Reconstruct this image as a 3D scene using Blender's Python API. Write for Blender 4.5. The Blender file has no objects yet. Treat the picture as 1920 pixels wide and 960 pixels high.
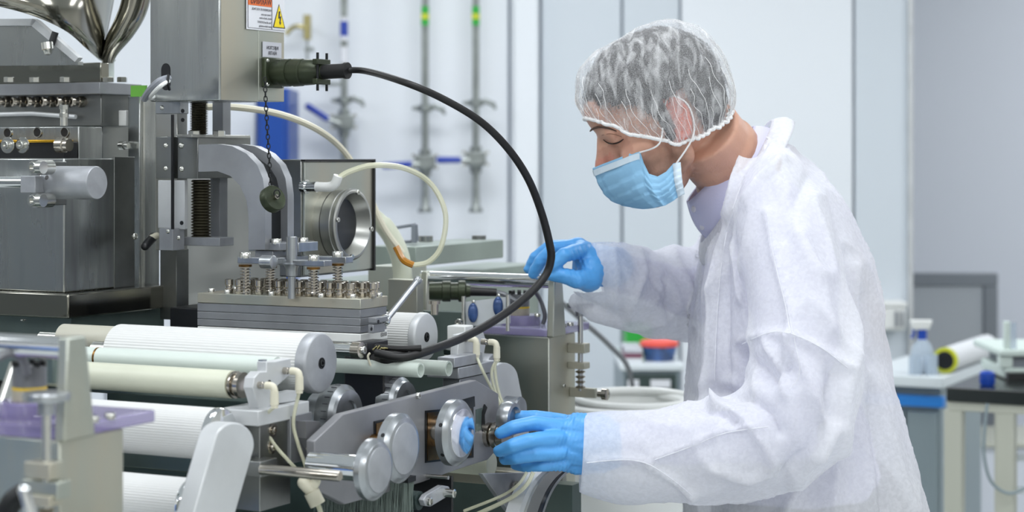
import bpy, bmesh, math, random
from mathutils import Vector as V, Matrix, Quaternion, noise
random.seed(7)
# ------------------------------------------------------------------ camera, world, lights, exposure
scn = bpy.context.scene
COL = scn.collection
F = 3700.0          # focal length in pixels of the 1920 px wide frame
HV = 290.0          # row of the horizon
CH = 1.53           # camera height
cam_d = bpy.data.cameras.new('camera')
cam = bpy.data.objects.new('camera', cam_d); COL.objects.link(cam)
cam.location = (0, 0, CH); cam.rotation_euler = (math.pi/2, 0, 0)
cam_d.sensor_width = 36; cam_d.lens = 36*F/1920
cam_d.shift_y = -(480-HV)/1920
cam_d.clip_end = 60
cam_d.dof.use_dof = True; cam_d.dof.focus_distance = 2.68; cam_d.dof.aperture_fstop = 5.0
scn.camera = cam
scn.view_settings.view_transform = 'Standard'; scn.view_settings.look = 'None'
scn.view_settings.gamma = 1; scn.view_settings.use_curve_mapping = False
scn.view_settings.exposure = 0.0
w = bpy.data.worlds.new('world'); scn.world = w; w.use_nodes = True
w.node_tree.nodes['Background'].inputs[0].default_value = (.85, .92, 1, 1)
w.node_tree.nodes['Background'].inputs[1].default_value = .5
CEIL = 2.9
LAMPS = [(-2.7, -.6), (0, -.6), (2.7, -.6), (-2.7, 2.3), (0, 2.3), (2.7, 2.3), (-2.7, 5.1), (0, 5.1), (2.7, 5.1), (3.4, 7.2)]
for i, (x, y) in enumerate(LAMPS):
    l = bpy.data.lights.new('panel_light', 'AREA'); l.shape = 'RECTANGLE'; l.size = 1.5; l.size_y = .6
    l.energy = {-.6: 50, 2.3: 15, 5.1: 23, 7.2: 26}[y]; l.color = (.975, .985, 1)
    o = bpy.data.objects.new('panel_light', l); COL.objects.link(o); o.location = (x, y, CEIL-.03)
# ------------------------------------------------------------------ frame helpers
A = math.radians(27)
P = V((math.cos(A), -math.sin(A), 0))     # along the roller shafts, towards the camera and right
Q = V((math.sin(A), math.cos(A), 0))      # along the machine, away and right
Z = V((0, 0, 1)); X = V((1, 0, 0)); YY = V((0, 1, 0))
O = V(((915-960)/F*2.72, 2.72, 0))
def at(u, v, Y): return V(((u-960)/F*Y, Y, CH-(v-HV)/F*Y))
def W(p, q, z): return V((O.x, O.y, 0)) + P*p + Q*q + Z*z
def mc(w): d = V((w[0]-O.x, w[1]-O.y, 0)); return d.dot(P), d.dot(Q)
def ray(u, v): return V(((u-960)/F, 1, -(v-HV)/F))
def onP(u, v, p):
    d = ray(u, v); Y = (p+O.dot(P))/d.dot(P); return V((0, 0, CH))+d*Y
def onQ(u, v, q):
    d = ray(u, v); Y = (q+O.dot(Q))/d.dot(Q); return V((0, 0, CH))+d*Y
def px(n, Y): return n*Y/F
def sp(pts, n=8, closed=False):
    """Catmull-Rom through points"""
    pts = [V(p) for p in pts]; out = []
    m = len(pts)
    rng = m if closed else m-1
    for i in range(rng):
        if closed: a, b, c, d = pts[(i-1) % m], pts[i], pts[(i+1) % m], pts[(i+2) % m]
        else: a, b, c, d = pts[max(i-1, 0)], pts[i], pts[i+1], pts[min(i+2, m-1)]
        for k in range(n):
            t = k/n
            out.append(.5*((2*b)+(c-a)*t+(2*a-5*b+4*c-d)*t*t+(3*b-a-3*c+d)*t**3))
    if not closed: out.append(pts[-1])
    return out
def fr(ax):
    ax = V(ax).normalized(); h = Z if abs(ax.z) < .9 else X
    a = ax.cross(h).normalized(); return a, ax.cross(a).normalized(), ax
class MB:
    def __init__(s): s.v = []; s.f = []
    def add(s, vs, fs):
        n = len(s.v); s.v += [V(a) for a in vs]; s.f += [tuple(i+n for i in f) for f in fs]; return s
    def hexa(s, c):   # 8 corners: bottom 4 then top 4
        return s.add(c, [(3, 2, 1, 0), (4, 5, 6, 7), (0, 1, 5, 4), (1, 2, 6, 5), (2, 3, 7, 6), (3, 0, 4, 7)])
    def boxm(s, p0, p1, q0, q1, z0, z1):
        return s.hexa([W(p, q, z) for z in (z0, z1) for p, q in ((p0, q0), (p1, q0), (p1, q1), (p0, q1))])
    def box(s, x0, x1, y0, y1, z0, z1):
        return s.hexa([V((x, y, z)) for z in (z0, z1) for x, y in ((x0, y0), (x1, y0), (x1, y1), (x0, y1))])
    def boxc(s, c, a, b, d, ha, hb, hd):
        c = V(c)
        return s.hexa([c+a*i*ha+b*j*hb+d*k*hd for k in (-1, 1) for i, j in ((-1, -1), (1, -1), (1, 1), (-1, 1))])
    def loft(s, rings, caps=True, closed_ring=True, closed=False):
        n = len(rings[0]); vs = [p for r in rings for p in r]; fs = []
        m = len(rings)
        for i in range(m if closed else m-1):
            for j in range(n if closed_ring else n-1):
                a = i*n+j; b = i*n+(j+1) % n; i2 = (i+1) % m
                fs.append((a, b, i2*n+(j+1) % n, i2*n+j))
        if caps and not closed: fs += [tuple(reversed(range(n))), tuple(range((m-1)*n, m*n))]
        return s.add(vs, fs)
    def lathe(s, base, ax, prof, n=28, tooth=0, depth=0):
        a, b, d = fr(ax); rings = []
        for t, r in prof:
            ring = []
            for k in range(n):
                rr = r*(1-(depth if (tooth and k % 2) else 0))
                ring.append(V(base)+d*t+(a*math.cos(2*math.pi*k/n)+b*math.sin(2*math.pi*k/n))*max(rr, 1e-5))
            rings.append(ring)
        return s.loft(rings)
    def cyl(s, a, b, r, r2=None, n=24):
        a = V(a); b = V(b); d = b-a
        return s.lathe(a, d, [(0, r), (d.length, r if r2 is None else r2)], n)
    def tube(s, pts, r, n=10, closed=False):
        pts = [V(p) for p in pts]; m = len(pts)
        rs = r if isinstance(r, (list, tuple)) else [r]*m
        if len(rs) != m: rs = [rs[0]+(rs[-1]-rs[0])*i/(m-1) for i in range(m)] if len(rs) == 2 else [rs[min(len(rs)-1, int(i*len(rs)/m))] for i in range(m)]
        rings = []; nrm = None
        for i in range(m):
            t = (pts[(i+1) % m]-pts[i-1]) if closed else (pts[min(i+1, m-1)]-pts[max(i-1, 0)])
            if t.length < 1e-9: t = V((0, 0, 1))
            t.normalize()
            if nrm is None: nrm = fr(t)[0]
            nrm = nrm-t*nrm.dot(t)
            if nrm.length < 1e-6: nrm = fr(t)[0]
            nrm.normalize(); b = t.cross(nrm)
            rings.append([pts[i]+(nrm*math.cos(2*math.pi*k/n)+b*math.sin(2*math.pi*k/n))*rs[i] for k in range(n)])
        return s.loft(rings, closed=closed)
    def prism(s, poly, vec):
        n = len(poly); vec = V(vec)
        return s.add([V(p) for p in poly]+[V(p)+vec for p in poly],
                     [tuple(range(n)), tuple(reversed(range(n, 2*n)))]+[(i, (i+1) % n, n+(i+1) % n, n+i) for i in range(n)])
    def ell(s, c, rad, axes=(X, YY, Z), nu=16, nv=10):
        rings = []
        c = V(c)
        for i in range(1, nv):
            th = math.pi*i/nv
            rings.append([c+axes[0]*rad[0]*math.sin(th)*math.cos(2*math.pi*k/nu)+axes[1]*rad[1]*math.sin(th)*math.sin(2*math.pi*k/nu)+axes[2]*rad[2]*math.cos(th) for k in range(nu)])
        n0 = len(s.v); s.loft(rings, caps=False)
        top = len(s.v); s.v += [c+axes[2]*rad[2], c-axes[2]*rad[2]]
        L = n0+(nv-2)*nu
        for k in range(nu): s.f += [(n0+k, n0+(k+1) % nu, top), (L+(k+1) % nu, L+k, top+1)]
        return s
    def cap(s, a, b, ra, rb, n=14):   # tapered capsule
        a = V(a); b = V(b); d = b-a; L = max(d.length, 1e-6); u = d/L
        prof = [(-ra*math.cos(t), ra*math.sin(t)) for t in (0.001, .4, .8, 1.2, 1.57)]+[(L+rb*math.sin(t), rb*math.cos(t)) for t in (0, .4, .8, 1.2, 1.569)]
        return s.lathe(a, u, prof, n)
    def mesh(s, off=V((0, 0, 0)), ang=35):
        me = bpy.data.meshes.new('m'); me.from_pydata([tuple(a-off) for a in s.v], [], s.f)
        bm = bmesh.new(); bm.from_mesh(me); bmesh.ops.recalc_face_normals(bm, faces=bm.faces); bm.to_mesh(me); bm.free()
        me.polygons.foreach_set('use_smooth', [True]*len(me.polygons)); me.set_sharp_from_angle(angle=math.radians(ang)); return me
    def build(s, name, mat, parent=None, label=None, bev=0, ang=35):
        off = wl(parent); me = s.mesh(off, ang); me.name = name
        me.materials.append(M[mat] if isinstance(mat, str) else mat)
        o = bpy.data.objects.new(name, me); COL.objects.link(o)
        if parent: o.parent = parent
        if label: o['label'] = label
        if bev:
            b = o.modifiers.new('bevel', 'BEVEL'); b.width = bev; b.segments = 2; b.limit_method = 'ANGLE'; b.angle_limit = math.radians(40)
        return o
def wl(o):
    r = V((0, 0, 0))
    while o: r = r+o.location; o = o.parent
    return r
def tag(o, label, cat, group=None):
    o['label'] = label; o['category'] = cat
    if group: o['group'] = group
    return o
def thing(name, label, cat, loc, group=None):
    o = bpy.data.objects.new(name, None); o.empty_display_size = .05; COL.objects.link(o); o.location = loc
    return tag(o, label, cat, group)
def struct(o): o['kind'] = 'structure'; return o
CACHE = {}
def inst(key, maker, name, mat, parent, pos, ax=Z, scale=1.0, label=None):
    """a part that shares one mesh with its look-alikes; maker() builds it along +Z at the origin"""
    k = (key, mat)
    if k not in CACHE:
        me = maker().mesh(); me.name = key; me.materials.append(M[mat]); CACHE[k] = me
    o = bpy.data.objects.new(name, CACHE[k]); COL.objects.link(o); o.parent = parent
    o.location = V(pos)-wl(parent); o.rotation_mode = 'QUATERNION'; o.rotation_quaternion = V(ax).to_track_quat('Z', 'Y')
    o.scale = (scale,)*3 if not isinstance(scale, tuple) else scale
    if label: o['label'] = label
    return o
def screw_mb():   # socket-head cap screw, radius 1
    return MB().lathe((0, 0, 0), Z, [(0, 0), (0, 1), (.95, 1), (1.05, .93), (1.05, .5), (.5, .48), (.5, 0)], 12)
def dome_mb():
    return MB().lathe((0, 0, 0), Z, [(0, 0), (0, 1), (.3, .95), (.55, .7), (.65, .35), (.55, .3), (.5, 0)], 12)
def hex_mb():
    return MB().lathe((0, 0, 0), Z, [(0, 0), (0, 1), (.85, 1), (.95, .85), (.95, 0)], 6)
def bellow_mb():   # stack of pleated rings, height 1, radius 1 (scaled)
    pr = [(0, 0)]
    for i in range(20): pr += [(i/20, .74), ((i+.3)/20, .98), ((i+.6)/20, 1)]
    return MB().lathe((0, 0, 0), Z, pr+[(1, .84), (1, 0)], 20)
def screw(parent, pos, ax, r, mat='steel_bright', kind='screw', label=None):
    mk = {'screw': screw_mb, 'dome_screw': dome_mb, 'hex_bolt': hex_mb}[kind]
    return inst(kind, mk, kind, mat, parent, pos, ax, r, label)
def cbox(Y, uc, ul, vt, vb, ur=None, dq=None):
    """machine-aligned block from the pixel of its near corner: returns p0,p1,q0,q1,z0,z1"""
    c = at(uc, vt, Y); p1, q0 = mc(c); z1 = c.z; z0 = at(uc, vb, Y).z
    p0 = mc(onQ(ul, vt, q0))[0]
    q1 = q0+dq if dq is not None else mc(onP(ur, vt, p1))[1]
    return (p0, p1, q0, q1, z0, z1)
def root_of(d): return W((d[0]+d[1])/2, (d[2]+d[3])/2, d[4])
def polyP(mb, pts, p, th): return mb.prism([onP(u, v, p) for u, v in pts], -P*th)
def polyQ(mb, pts, q, th): return mb.prism([onQ(u, v, q) for u, v in pts], Q*th)
# ------------------------------------------------------------------ materials
def lin(c):
    return tuple(((x/255)/12.92 if x/255 <= .04045 else ((x/255+.055)/1.055)**2.4) for x in c)+(1,)
M = {}
def mat(name, col, metal=0, rough=.5, noise_amt=0, nscale=8, stretch=None, bump=0, bscale=60, alpha=1, trans=0, col2=None, emit=0, ior=None, coat=0, ravar=0):
    m = bpy.data.materials.new(name); m.use_nodes = True; nt = m.node_tree; b = nt.nodes['Principled BSDF']
    b.inputs['Base Color'].default_value = lin(col); b.inputs['Metallic'].default_value = metal; b.inputs['Roughness'].default_value = rough
    b.inputs['Alpha'].default_value = alpha; b.inputs['Transmission Weight'].default_value = trans; b.inputs['Coat Weight'].default_value = coat
    if ior: b.inputs['IOR'].default_value = ior
    if emit: b.inputs['Emission Color'].default_value = lin(col); b.inputs['Emission Strength'].default_value = emit
    if noise_amt or bump or ravar:
        tc = nt.nodes.new('ShaderNodeTexCoord'); mp = nt.nodes.new('ShaderNodeMapping'); nt.links.new(tc.outputs['Object'], mp.inputs[0])
        if stretch: mp.inputs['Scale'].default_value = stretch
        n = nt.nodes.new('ShaderNodeTexNoise'); n.inputs['Scale'].default_value = nscale; n.inputs['Detail'].default_value = 5; nt.links.new(mp.outputs[0], n.inputs[0])
        if noise_amt:
            r = nt.nodes.new('ShaderNodeMix'); r.data_type = 'RGBA'
            c2 = col2 or tuple(max(0, x*(1-noise_amt)) for x in col)
            r.inputs[6].default_value = lin(col); r.inputs[7].default_value = lin(c2)
            mr = nt.nodes.new('ShaderNodeMapRange'); mr.inputs[1].default_value = .35; mr.inputs[2].default_value = .65
            nt.links.new(n.outputs[0], mr.inputs[0]); nt.links.new(mr.outputs[0], r.inputs[0]); nt.links.new(r.outputs[2], b.inputs['Base Color'])
        if ravar:
            mr = nt.nodes.new('ShaderNodeMapRange'); mr.inputs[1].default_value = .3; mr.inputs[2].default_value = .7
            mr.inputs[3].default_value = max(0, rough-ravar); mr.inputs[4].default_value = rough+ravar
            nt.links.new(n.outputs[0], mr.inputs[0]); nt.links.new(mr.outputs[0], b.inputs['Roughness'])
        if bump:
            n2 = nt.nodes.new('ShaderNodeTexNoise'); n2.inputs['Scale'].default_value = bscale; n2.inputs['Detail'].default_value = 4; nt.links.new(mp.outputs[0], n2.inputs[0])
            bp = nt.nodes.new('ShaderNodeBump'); bp.inputs['Strength'].default_value = bump; bp.inputs['Distance'].default_value = .002
            nt.links.new(n2.outputs[0], bp.inputs['Height']); nt.links.new(bp.outputs[0], b.inputs['Normal'])
    M[name] = m; return m
mat('steel_brushed', (200, 201, 197), 1, .32, .18, 5, (1, 1, .25), ravar=.08)
mat('steel_sheet', (190, 193, 192), 1, .27, .22, 7, (4, 4, .35), ravar=.1, bump=.10, bscale=9)
mat('steel_green', (180, 187, 180), 1, .46, .15, 9, (1, 1, .3), col2=(196, 190, 174), ravar=.1)
mat('steel_dark', (150, 152, 150), 1, .36, .2, 7, ravar=.1)
mat('steel_polished', (150, 148, 138), 1, .13, bump=.25, bscale=5)
mat('steel_bright', (205, 205, 200), 1, .22)
mat('chrome', (225, 227, 228), 1, .08)
mat('nickel', (182, 176, 166), 1, .2)
mat('brass', (178, 168, 120), 1, .3)
mat('bronze', (140, 105, 60), 1, .35, .4, 30)
mat('gold', (230, 180, 60), 1, .25)
mat('aluminium', (172, 175, 180), .55, .48, .08, 40, bump=.05, bscale=300)
mat('aluminium_plate', (158, 161, 166), .6, .42, .1, 14, bump=.04, bscale=260)
mat('aluminium_light', (205, 208, 210), .3, .45, .06, 12)
mat('aluminium_turned', (180, 184, 188), .9, .3, .12, 6, (8, 8, .5))
mat('plate_grey', (142, 143, 147), .35, .42, .1, 10, bump=.03, bscale=200)
mat('roller_white', (216, 217, 216), 0, .42)
mat('roller_cream', (214, 217, 198), 0, .4, .05, 6)
mat('roller_pale', (206, 216, 210), 0, .4)
mat('plastic_white', (226, 228, 226), 0, .4)
mat('plastic_cream', (214, 210, 190), 0, .4)
mat('black_rubber', (9, 9, 11), 0, .5)
mat('black_plastic', (24, 25, 28), 0, .35)
mat('dark_metal', (38, 40, 42), .6, .4, .2, 12)
mat('dark_green_metal', (62, 78, 76), .3, .4, .2, 6)
mat('olive', (58, 66, 48), .5, .4, .2, 40)
mat('bellows_dark', (84, 80, 66), .7, .3)
mat('tray_teal', (118, 134, 130), .5, .28, .2, 5)
mat('glass_dark', (38, 40, 44), 0, .35)
mat('tube_clear', (222, 222, 196), 0, .2, alpha=.62)
mat('tube_frost', (212, 222, 214), 0, .3, alpha=.58)
mat('hose_milky', (212, 216, 196), 0, .4, alpha=.88)
mat('oil_amber', (176, 120, 40), 0, .2)
mat('acrylic_purple', (146, 136, 184), 0, .08, alpha=.58)
mat('motor_grey', (118, 120, 124), .3, .4)
mat('motor_beige', (182, 176, 158), .1, .45)
mat('yellow_band', (222, 188, 60), 0, .4)
mat('green_sticker', (110, 180, 70), 0, .5)
mat('blue_paint', (10, 66, 150), 0, .35)
mat('blue_handle', (38, 66, 165), 0, .4)
mat('label_white', (222, 224, 230), 0, .45)
mat('label_orange', (224, 110, 50), 0, .45)
mat('label_yellow', (240, 215, 20), 0, .45)
mat('label_grey', (190, 192, 200), 0, .45)
mat('ink', (45, 45, 55), 0, .5)
mat('wall_panel', (229, 234, 240), 0, .42)
mat('wall_grey', (206, 214, 222), 0, .4)
mat('wall_far', (214, 219, 229), 0, .45)
mat('wall_joint', (165, 178, 192), 0, .5)
mat('wall_side', (216, 215, 210), 0, .5)
mat('ceiling_paint', (232, 234, 236), 0, .6)
mat('floor_vinyl', (196, 201, 200), 0, .35, .08, 3)
mat('glove_blue', (84, 162, 228), 0, .42, bump=.35, bscale=70)
mat('shirt_lavender', (214, 213, 242), 0, .8, bump=.2, bscale=400)
mat('trouser_dark', (70, 76, 84), 0, .85)
mat('shoe_white', (225, 226, 226), 0, .5)
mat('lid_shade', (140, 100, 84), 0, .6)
mat('button', (220, 218, 230), 0, .3)
mat('mask_edge', (212, 228, 240), 0, .8)
mat('elastic_white', (238, 238, 238), 0, .7)
mat('brush_bristle', (105, 118, 112), 0, .6)
mat('pipe_steel', (160, 166, 164), .8, .35, .15, 20)
mat('plate_pale', (158, 170, 162), .4, .35, .1, 6)
mat('roller_beige', (188, 186, 172), 0, .45)
mat('mesh_grey', (182, 188, 194), 0, .8)
mat('chair_frame', (122, 128, 136), 0, .5)
mat('bench_white', (214, 222, 226), 0, .35)
mat('bench_leg', (188, 190, 178), 0, .4)
mat('black_top', (28, 34, 34), 0, .2)
mat('bin_green', (40, 165, 60), 0, .4)
mat('lid_red', (236, 92, 80), 0, .4)
mat('tub_blue', (80, 120, 190), 0, .35, alpha=.85, noise_amt=.4, nscale=30)
mat('blue_bright', (40, 130, 215), 0, .4)
mat('bottle_clear', (200, 215, 230), 0, .1, alpha=.55)
mat('blue_liquid', (25, 70, 170), 0, .3)
mat('paper_white', (215, 218, 222), 0, .7)
mat('yellow_green', (205, 210, 50), 0, .5)
mat('equipment_mint', (214, 228, 222), 0, .4)
mat('cabinet_grey', (140, 154, 160), .2, .4)
mat('lamp_diffuser', (240, 245, 250), 0, .5, emit=3)
mat('sample_panel', (205, 210, 214), 0, .15, alpha=.75)
mat('sample_blue', (60, 88, 140), .2, .25, .4, 30)
mat('iris_dark', (40, 34, 30), 0, .3)
mat('eyebrow_hair', (88, 66, 56), 0, .8, bump=.6, bscale=300)
# woven / non-woven cloths
def fabric(name, col, trans_col, alpha, tl=.35, fib=90, contrast=.25, rough=.85, big=0):
    m = bpy.data.materials.new(name); m.use_nodes = True; nt = m.node_tree; nt.nodes.remove(nt.nodes['Principled BSDF']); out = nt.nodes['Material Output']
    d = nt.nodes.new('ShaderNodeBsdfDiffuse'); d.inputs[0].default_value = lin(col)
    t = nt.nodes.new('ShaderNodeBsdfTranslucent'); t.inputs[0].default_value = lin(trans_col)
    mx = nt.nodes.new('ShaderNodeMixShader'); mx.inputs[0].default_value = tl
    nt.links.new(d.outputs[0], mx.inputs[1]); nt.links.new(t.outputs[0], mx.inputs[2])
    tr = nt.nodes.new('ShaderNodeBsdfTransparent'); m2 = nt.nodes.new('ShaderNodeMixShader')
    nt.links.new(tr.outputs[0], m2.inputs[1]); nt.links.new(mx.outputs[0], m2.inputs[2]); nt.links.new(m2.outputs[0], out.inputs[0])
    tc = nt.nodes.new('ShaderNodeTexCoord'); n = nt.nodes.new('ShaderNodeTexNoise'); n.inputs['Scale'].default_value = fib; n.inputs['Detail'].default_value = 6; n.inputs['Distortion'].default_value = .5
    nt.links.new(tc.outputs['Object'], n.inputs[0]); mr = nt.nodes.new('ShaderNodeMapRange'); mr.inputs[1].default_value = .35; mr.inputs[2].default_value = .65
    mr.inputs[3].default_value = alpha-contrast; mr.inputs[4].default_value = min(1, alpha+contrast)
    nt.links.new(n.outputs[0], mr.inputs[0])
    if big:
        mp = nt.nodes.new('ShaderNodeMapping'); mp.inputs['Scale'].default_value = (1.6, 1, .5); nt.links.new(tc.outputs['Object'], mp.inputs[0])
        nb = nt.nodes.new('ShaderNodeTexNoise'); nb.inputs['Scale'].default_value = 38; nb.inputs['Detail'].default_value = 3; nb.inputs['Distortion'].default_value = 1.2; nt.links.new(mp.outputs[0], nb.inputs[0])
        mb = nt.nodes.new('ShaderNodeMapRange'); mb.inputs[1].default_value = .45; mb.inputs[2].default_value = .75; mb.inputs[3].default_value = 0; mb.inputs[4].default_value = big; nt.links.new(nb.outputs[0], mb.inputs[0])
        ad = nt.nodes.new('ShaderNodeMath'); ad.operation = 'ADD'; ad.use_clamp = True; nt.links.new(mr.outputs[0], ad.inputs[0]); nt.links.new(mb.outputs[0], ad.inputs[1]); nt.links.new(ad.outputs[0], m2.inputs[0])
    else: nt.links.new(mr.outputs[0], m2.inputs[0])
    bp = nt.nodes.new('ShaderNodeBump'); bp.inputs['Strength'].default_value = .3; bp.inputs['Distance'].default_value = .001
    nt.links.new(n.outputs[0], bp.inputs['Height']); nt.links.new(bp.outputs[0], d.inputs['Normal'])
    M[name] = m
fabric('coat_cloth', (244, 245, 249), (242, 243, 249), .74, .32, 160, .05)
fabric('net_cloth', (246, 247, 249), (242, 242, 246), .22, .25, 800, .12, big=.45)
fabric('mask_cloth', (160, 209, 242), (160, 212, 244), 1.0, .2, 200, .0)
def tint_mat(name, base, rough):
    """colour from a vertex attribute (stubble, blush) over skin"""
    m = mat(name, base, 0, rough, bump=.25, bscale=350); nt = m.node_tree; b = nt.nodes['Principled BSDF']
    a = nt.nodes.new('ShaderNodeAttribute'); a.attribute_name = 'tint'; nt.links.new(a.outputs['Color'], b.inputs['Base Color'])
    b.inputs['Subsurface Weight'].default_value = .12; b.inputs['Subsurface Radius'].default_value = (.01, .004, .002); b.inputs['Subsurface Scale'].default_value = .5
tint_mat('skin', (205, 160, 140), .5)
m = mat('hair_dark', (30, 29, 31), 0, .5); mat('hair_strand', (60, 57, 60), 0, .45, .5, 90)
mat('cable_grey', (140, 144, 152), 0, .5)
def finish_remesh(mb, voxel, smooth=4, fac=.5):
    """fuse the overlapping pieces of mb into one continuous skin (returns plain vertex / face lists)"""
    me = mb.mesh(); o = bpy.data.objects.new('tmp', me); COL.objects.link(o)
    r = o.modifiers.new('r', 'REMESH'); r.mode = 'VOXEL'; r.voxel_size = voxel
    s = o.modifiers.new('s', 'SMOOTH'); s.factor = fac; s.iterations = smooth
    dg = bpy.context.evaluated_depsgraph_get(); ev = o.evaluated_get(dg); m2 = bpy.data.meshes.new_from_object(ev)
    vs = [v.co.copy() for v in m2.vertices]; ns = [v.normal.copy() for v in m2.vertices]; fs = [tuple(p.vertices) for p in m2.polygons]
    bpy.data.objects.remove(o); bpy.data.meshes.remove(m2); return vs, ns, fs
def raw_obj(name, vs, fs, mt, parent=None, flat=False, label=None):
    off = wl(parent); me = bpy.data.meshes.new(name); me.from_pydata([tuple(V(v)-off) for v in vs], [], fs)
    me.polygons.foreach_set('use_smooth', [not flat]*len(me.polygons)); me.materials.append(M[mt])
    o = bpy.data.objects.new(name, me); COL.objects.link(o)
    if parent: o.parent = parent
    if label: o['label'] = label
    return o
def text_on(s, size, base, ax, up, mt, parent, name='lettering', mirror=True, align='LEFT'):
    """flat printed letters; ax is the reading direction"""
    cu = bpy.data.curves.new('t', 'FONT'); cu.body = s; cu.size = size; cu.align_x = align; cu.resolution_u = 2; cu.extrude = .0001
    o = bpy.data.objects.new('t', cu); COL.objects.link(o)
    dg = bpy.context.evaluated_depsgraph_get(); me = bpy.data.meshes.new_from_object(o.evaluated_get(dg))
    nrm = V(ax).cross(up); vs = [V(base)+V(ax)*v.co.x+V(up)*v.co.y+nrm*v.co.z for v in me.vertices]; fs = [tuple(p.vertices) for p in me.polygons]
    bpy.data.objects.remove(o); bpy.data.meshes.remove(me)
    return raw_obj(name, vs, fs, mt, parent, flat=True)
# ------------------------------------------------------------------ room shell
WY = 6.6      # back wall
struct(MB().box(-4.2, 5.0, -2.6, 8.6, -.06, 0).build('floor', 'floor_vinyl'))
struct(MB().box(-4.2, 5.0, -2.6, 8.6, CEIL, CEIL+.06).build('ceiling', 'ceiling_paint'))
struct(MB().box(-4.26, -4.2, -2.6, 8.6, 0, CEIL).build('wall_left', 'wall_side'))
struct(MB().box(5.0, 5.06, -2.6, 8.6, 0, CEIL).build('wall_right', 'wall_side'))
struct(MB().box(-4.2, 5.0, -2.66, -2.6, 0, CEIL).build('wall_front', 'wall_side'))
struct(MB().box(.9, 5.0, 8.6, 8.66, 0, CEIL).build('wall_far', 'wall_far'))
def xw(u, Y=WY): return (u-960)/F*Y
wb = struct(MB().box(-4.2, xw(1704), WY+.02, WY+.1, 0, CEIL).build('wall_back', 'wall_joint'))
edges = [(-1400, 'wall_panel'), (-500, 'wall_panel'), (200, 'wall_panel'), (481, 'wall_panel'), (955, 'wall_panel'), (1013, 'wall_grey'), (1166, 'wall_grey'), (1275, 'wall_panel'), (1600, 'wall_grey'), (1706, None)]
for (a, m_), (b, _) in zip(edges[:-1], edges[1:]):
    MB().box(xw(a)+.004, xw(b)-.004, WY-.012, WY+.02, .08, CEIL).build('panel', m_, wb, bev=.004)
struct(MB().box(-4.2, xw(1704), WY-.03, WY-.012, 0, .1).build('baseboard_back', 'aluminium_light'))
# rounded upright ducts that stand proud of the wall
for k, (a, b, m_) in enumerate([(962, 1010, 'wall_panel')]):
    struct(MB().box(xw(a), xw(b), WY-.06, WY-.012, 0, CEIL).build('trim_1', m_, bev=.012))
struct(MB().box(xw(1700), xw(1709), WY-.03, WY+.1, 0, CEIL).build('trim_2', 'aluminium_light', bev=.003))
for i, (x, y) in enumerate(LAMPS):
    t = thing('ceiling_light', 'rectangular light panel set in the ceiling, %s row, %s' % (('front', 'middle', 'back', 'rearmost')[min(3, i//3)], ('left', 'centre', 'right')[i % 3]), 'light', (x, y, CEIL), 'ceiling light panels')
    f = MB()
    for sx in (-1, 1): f.box(x+sx*.78-.03, x+sx*.78+.03, y-.36, y+.36, CEIL-.015, CEIL)
    for sy in (-1, 1): f.box(x-.75, x+.75, y+sy*.33-.03, y+sy*.33+.03, CEIL-.015, CEIL)
    f.build('frame', 'aluminium_light', t); MB().box(x-.75, x+.75, y-.3, y+.3, CEIL-.01, CEIL-.004).build('diffuser', 'lamp_diffuser', t)
# far wall: panels and a window band joint
wf = bpy.data.objects['wall_far']
for a, b, z0, z1 in ((.95, 3.2, .1, CEIL), (3.21, 5, .1, CEIL)):
    MB().box(a, b, 8.58, 8.6, z0, z1).build('panel', 'wall_far', wf, bev=.003)
# ================================================================== THE MACHINE (axes P, Q)
# ---- base frame standing on the floor
t = thing('machine_frame', 'dark grey-green machine base and inner frame beneath all the rollers', 'machine frame', W(-.45, -.1, 0))
MB().boxm(-1.0, -.16, -.62, .28, .08, 1.0).build('cabinet', 'dark_green_metal', t, bev=.004)
for a, b in ((-.95, -.55), (-.2, -.55), (-.95, .22), (-.2, .22)):
    MB().cyl(W(a, b, 0), W(a, b, .09), .03).build('foot', 'dark_metal', t)
pz = at(400, 640, 2.62).z
MB().boxm(-.53, -.12, -.16, -.15, 1.0, pz-.01).build('inner_panel', 'dark_green_metal', t)
MB().boxm(-.53, -.16, .26, .28, 1.0, at(700, 600, 2.9).z).build('inner_panel', 'tray_teal', t)
MB().boxm(-.475, -.46, -.68, -.35, 1.0, 1.26).build('roller_support', 'dark_metal', t, bev=.002)
# cross bars under the lower rollers
d = cbox(2.42, 520, -60, 862, 902, dq=.03); MB().boxm(*d).build('cross_bar', 'tray_teal', t, bev=.002)
d = cbox(2.40, 500, -60, 925, 945, dq=.03); MB().boxm(*d).build('cross_bar', 'steel_green', t, bev=.002)
# ---- grey side plate
def slot(mb, a): return mb
t = thing('side_plate', 'grey anodised chevron side plate carrying the round knobs', 'machine plate', onP(780, 830, 0))
pl = [(590, 827), (643, 777), (893, 713), (935, 738), (938, 836), (915, 862), (860, 880), (790, 905), (690, 934), (647, 946), (592, 918)]
polyP(MB(), pl, 0, .012).build('plate', 'plate_grey', t, bev=.0012)
polyP(MB(), [(573, 790), (600, 790), (610, 830), (592, 850), (575, 822)], -.03, .03).build('plate_lug', 'plate_grey', t)
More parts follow.
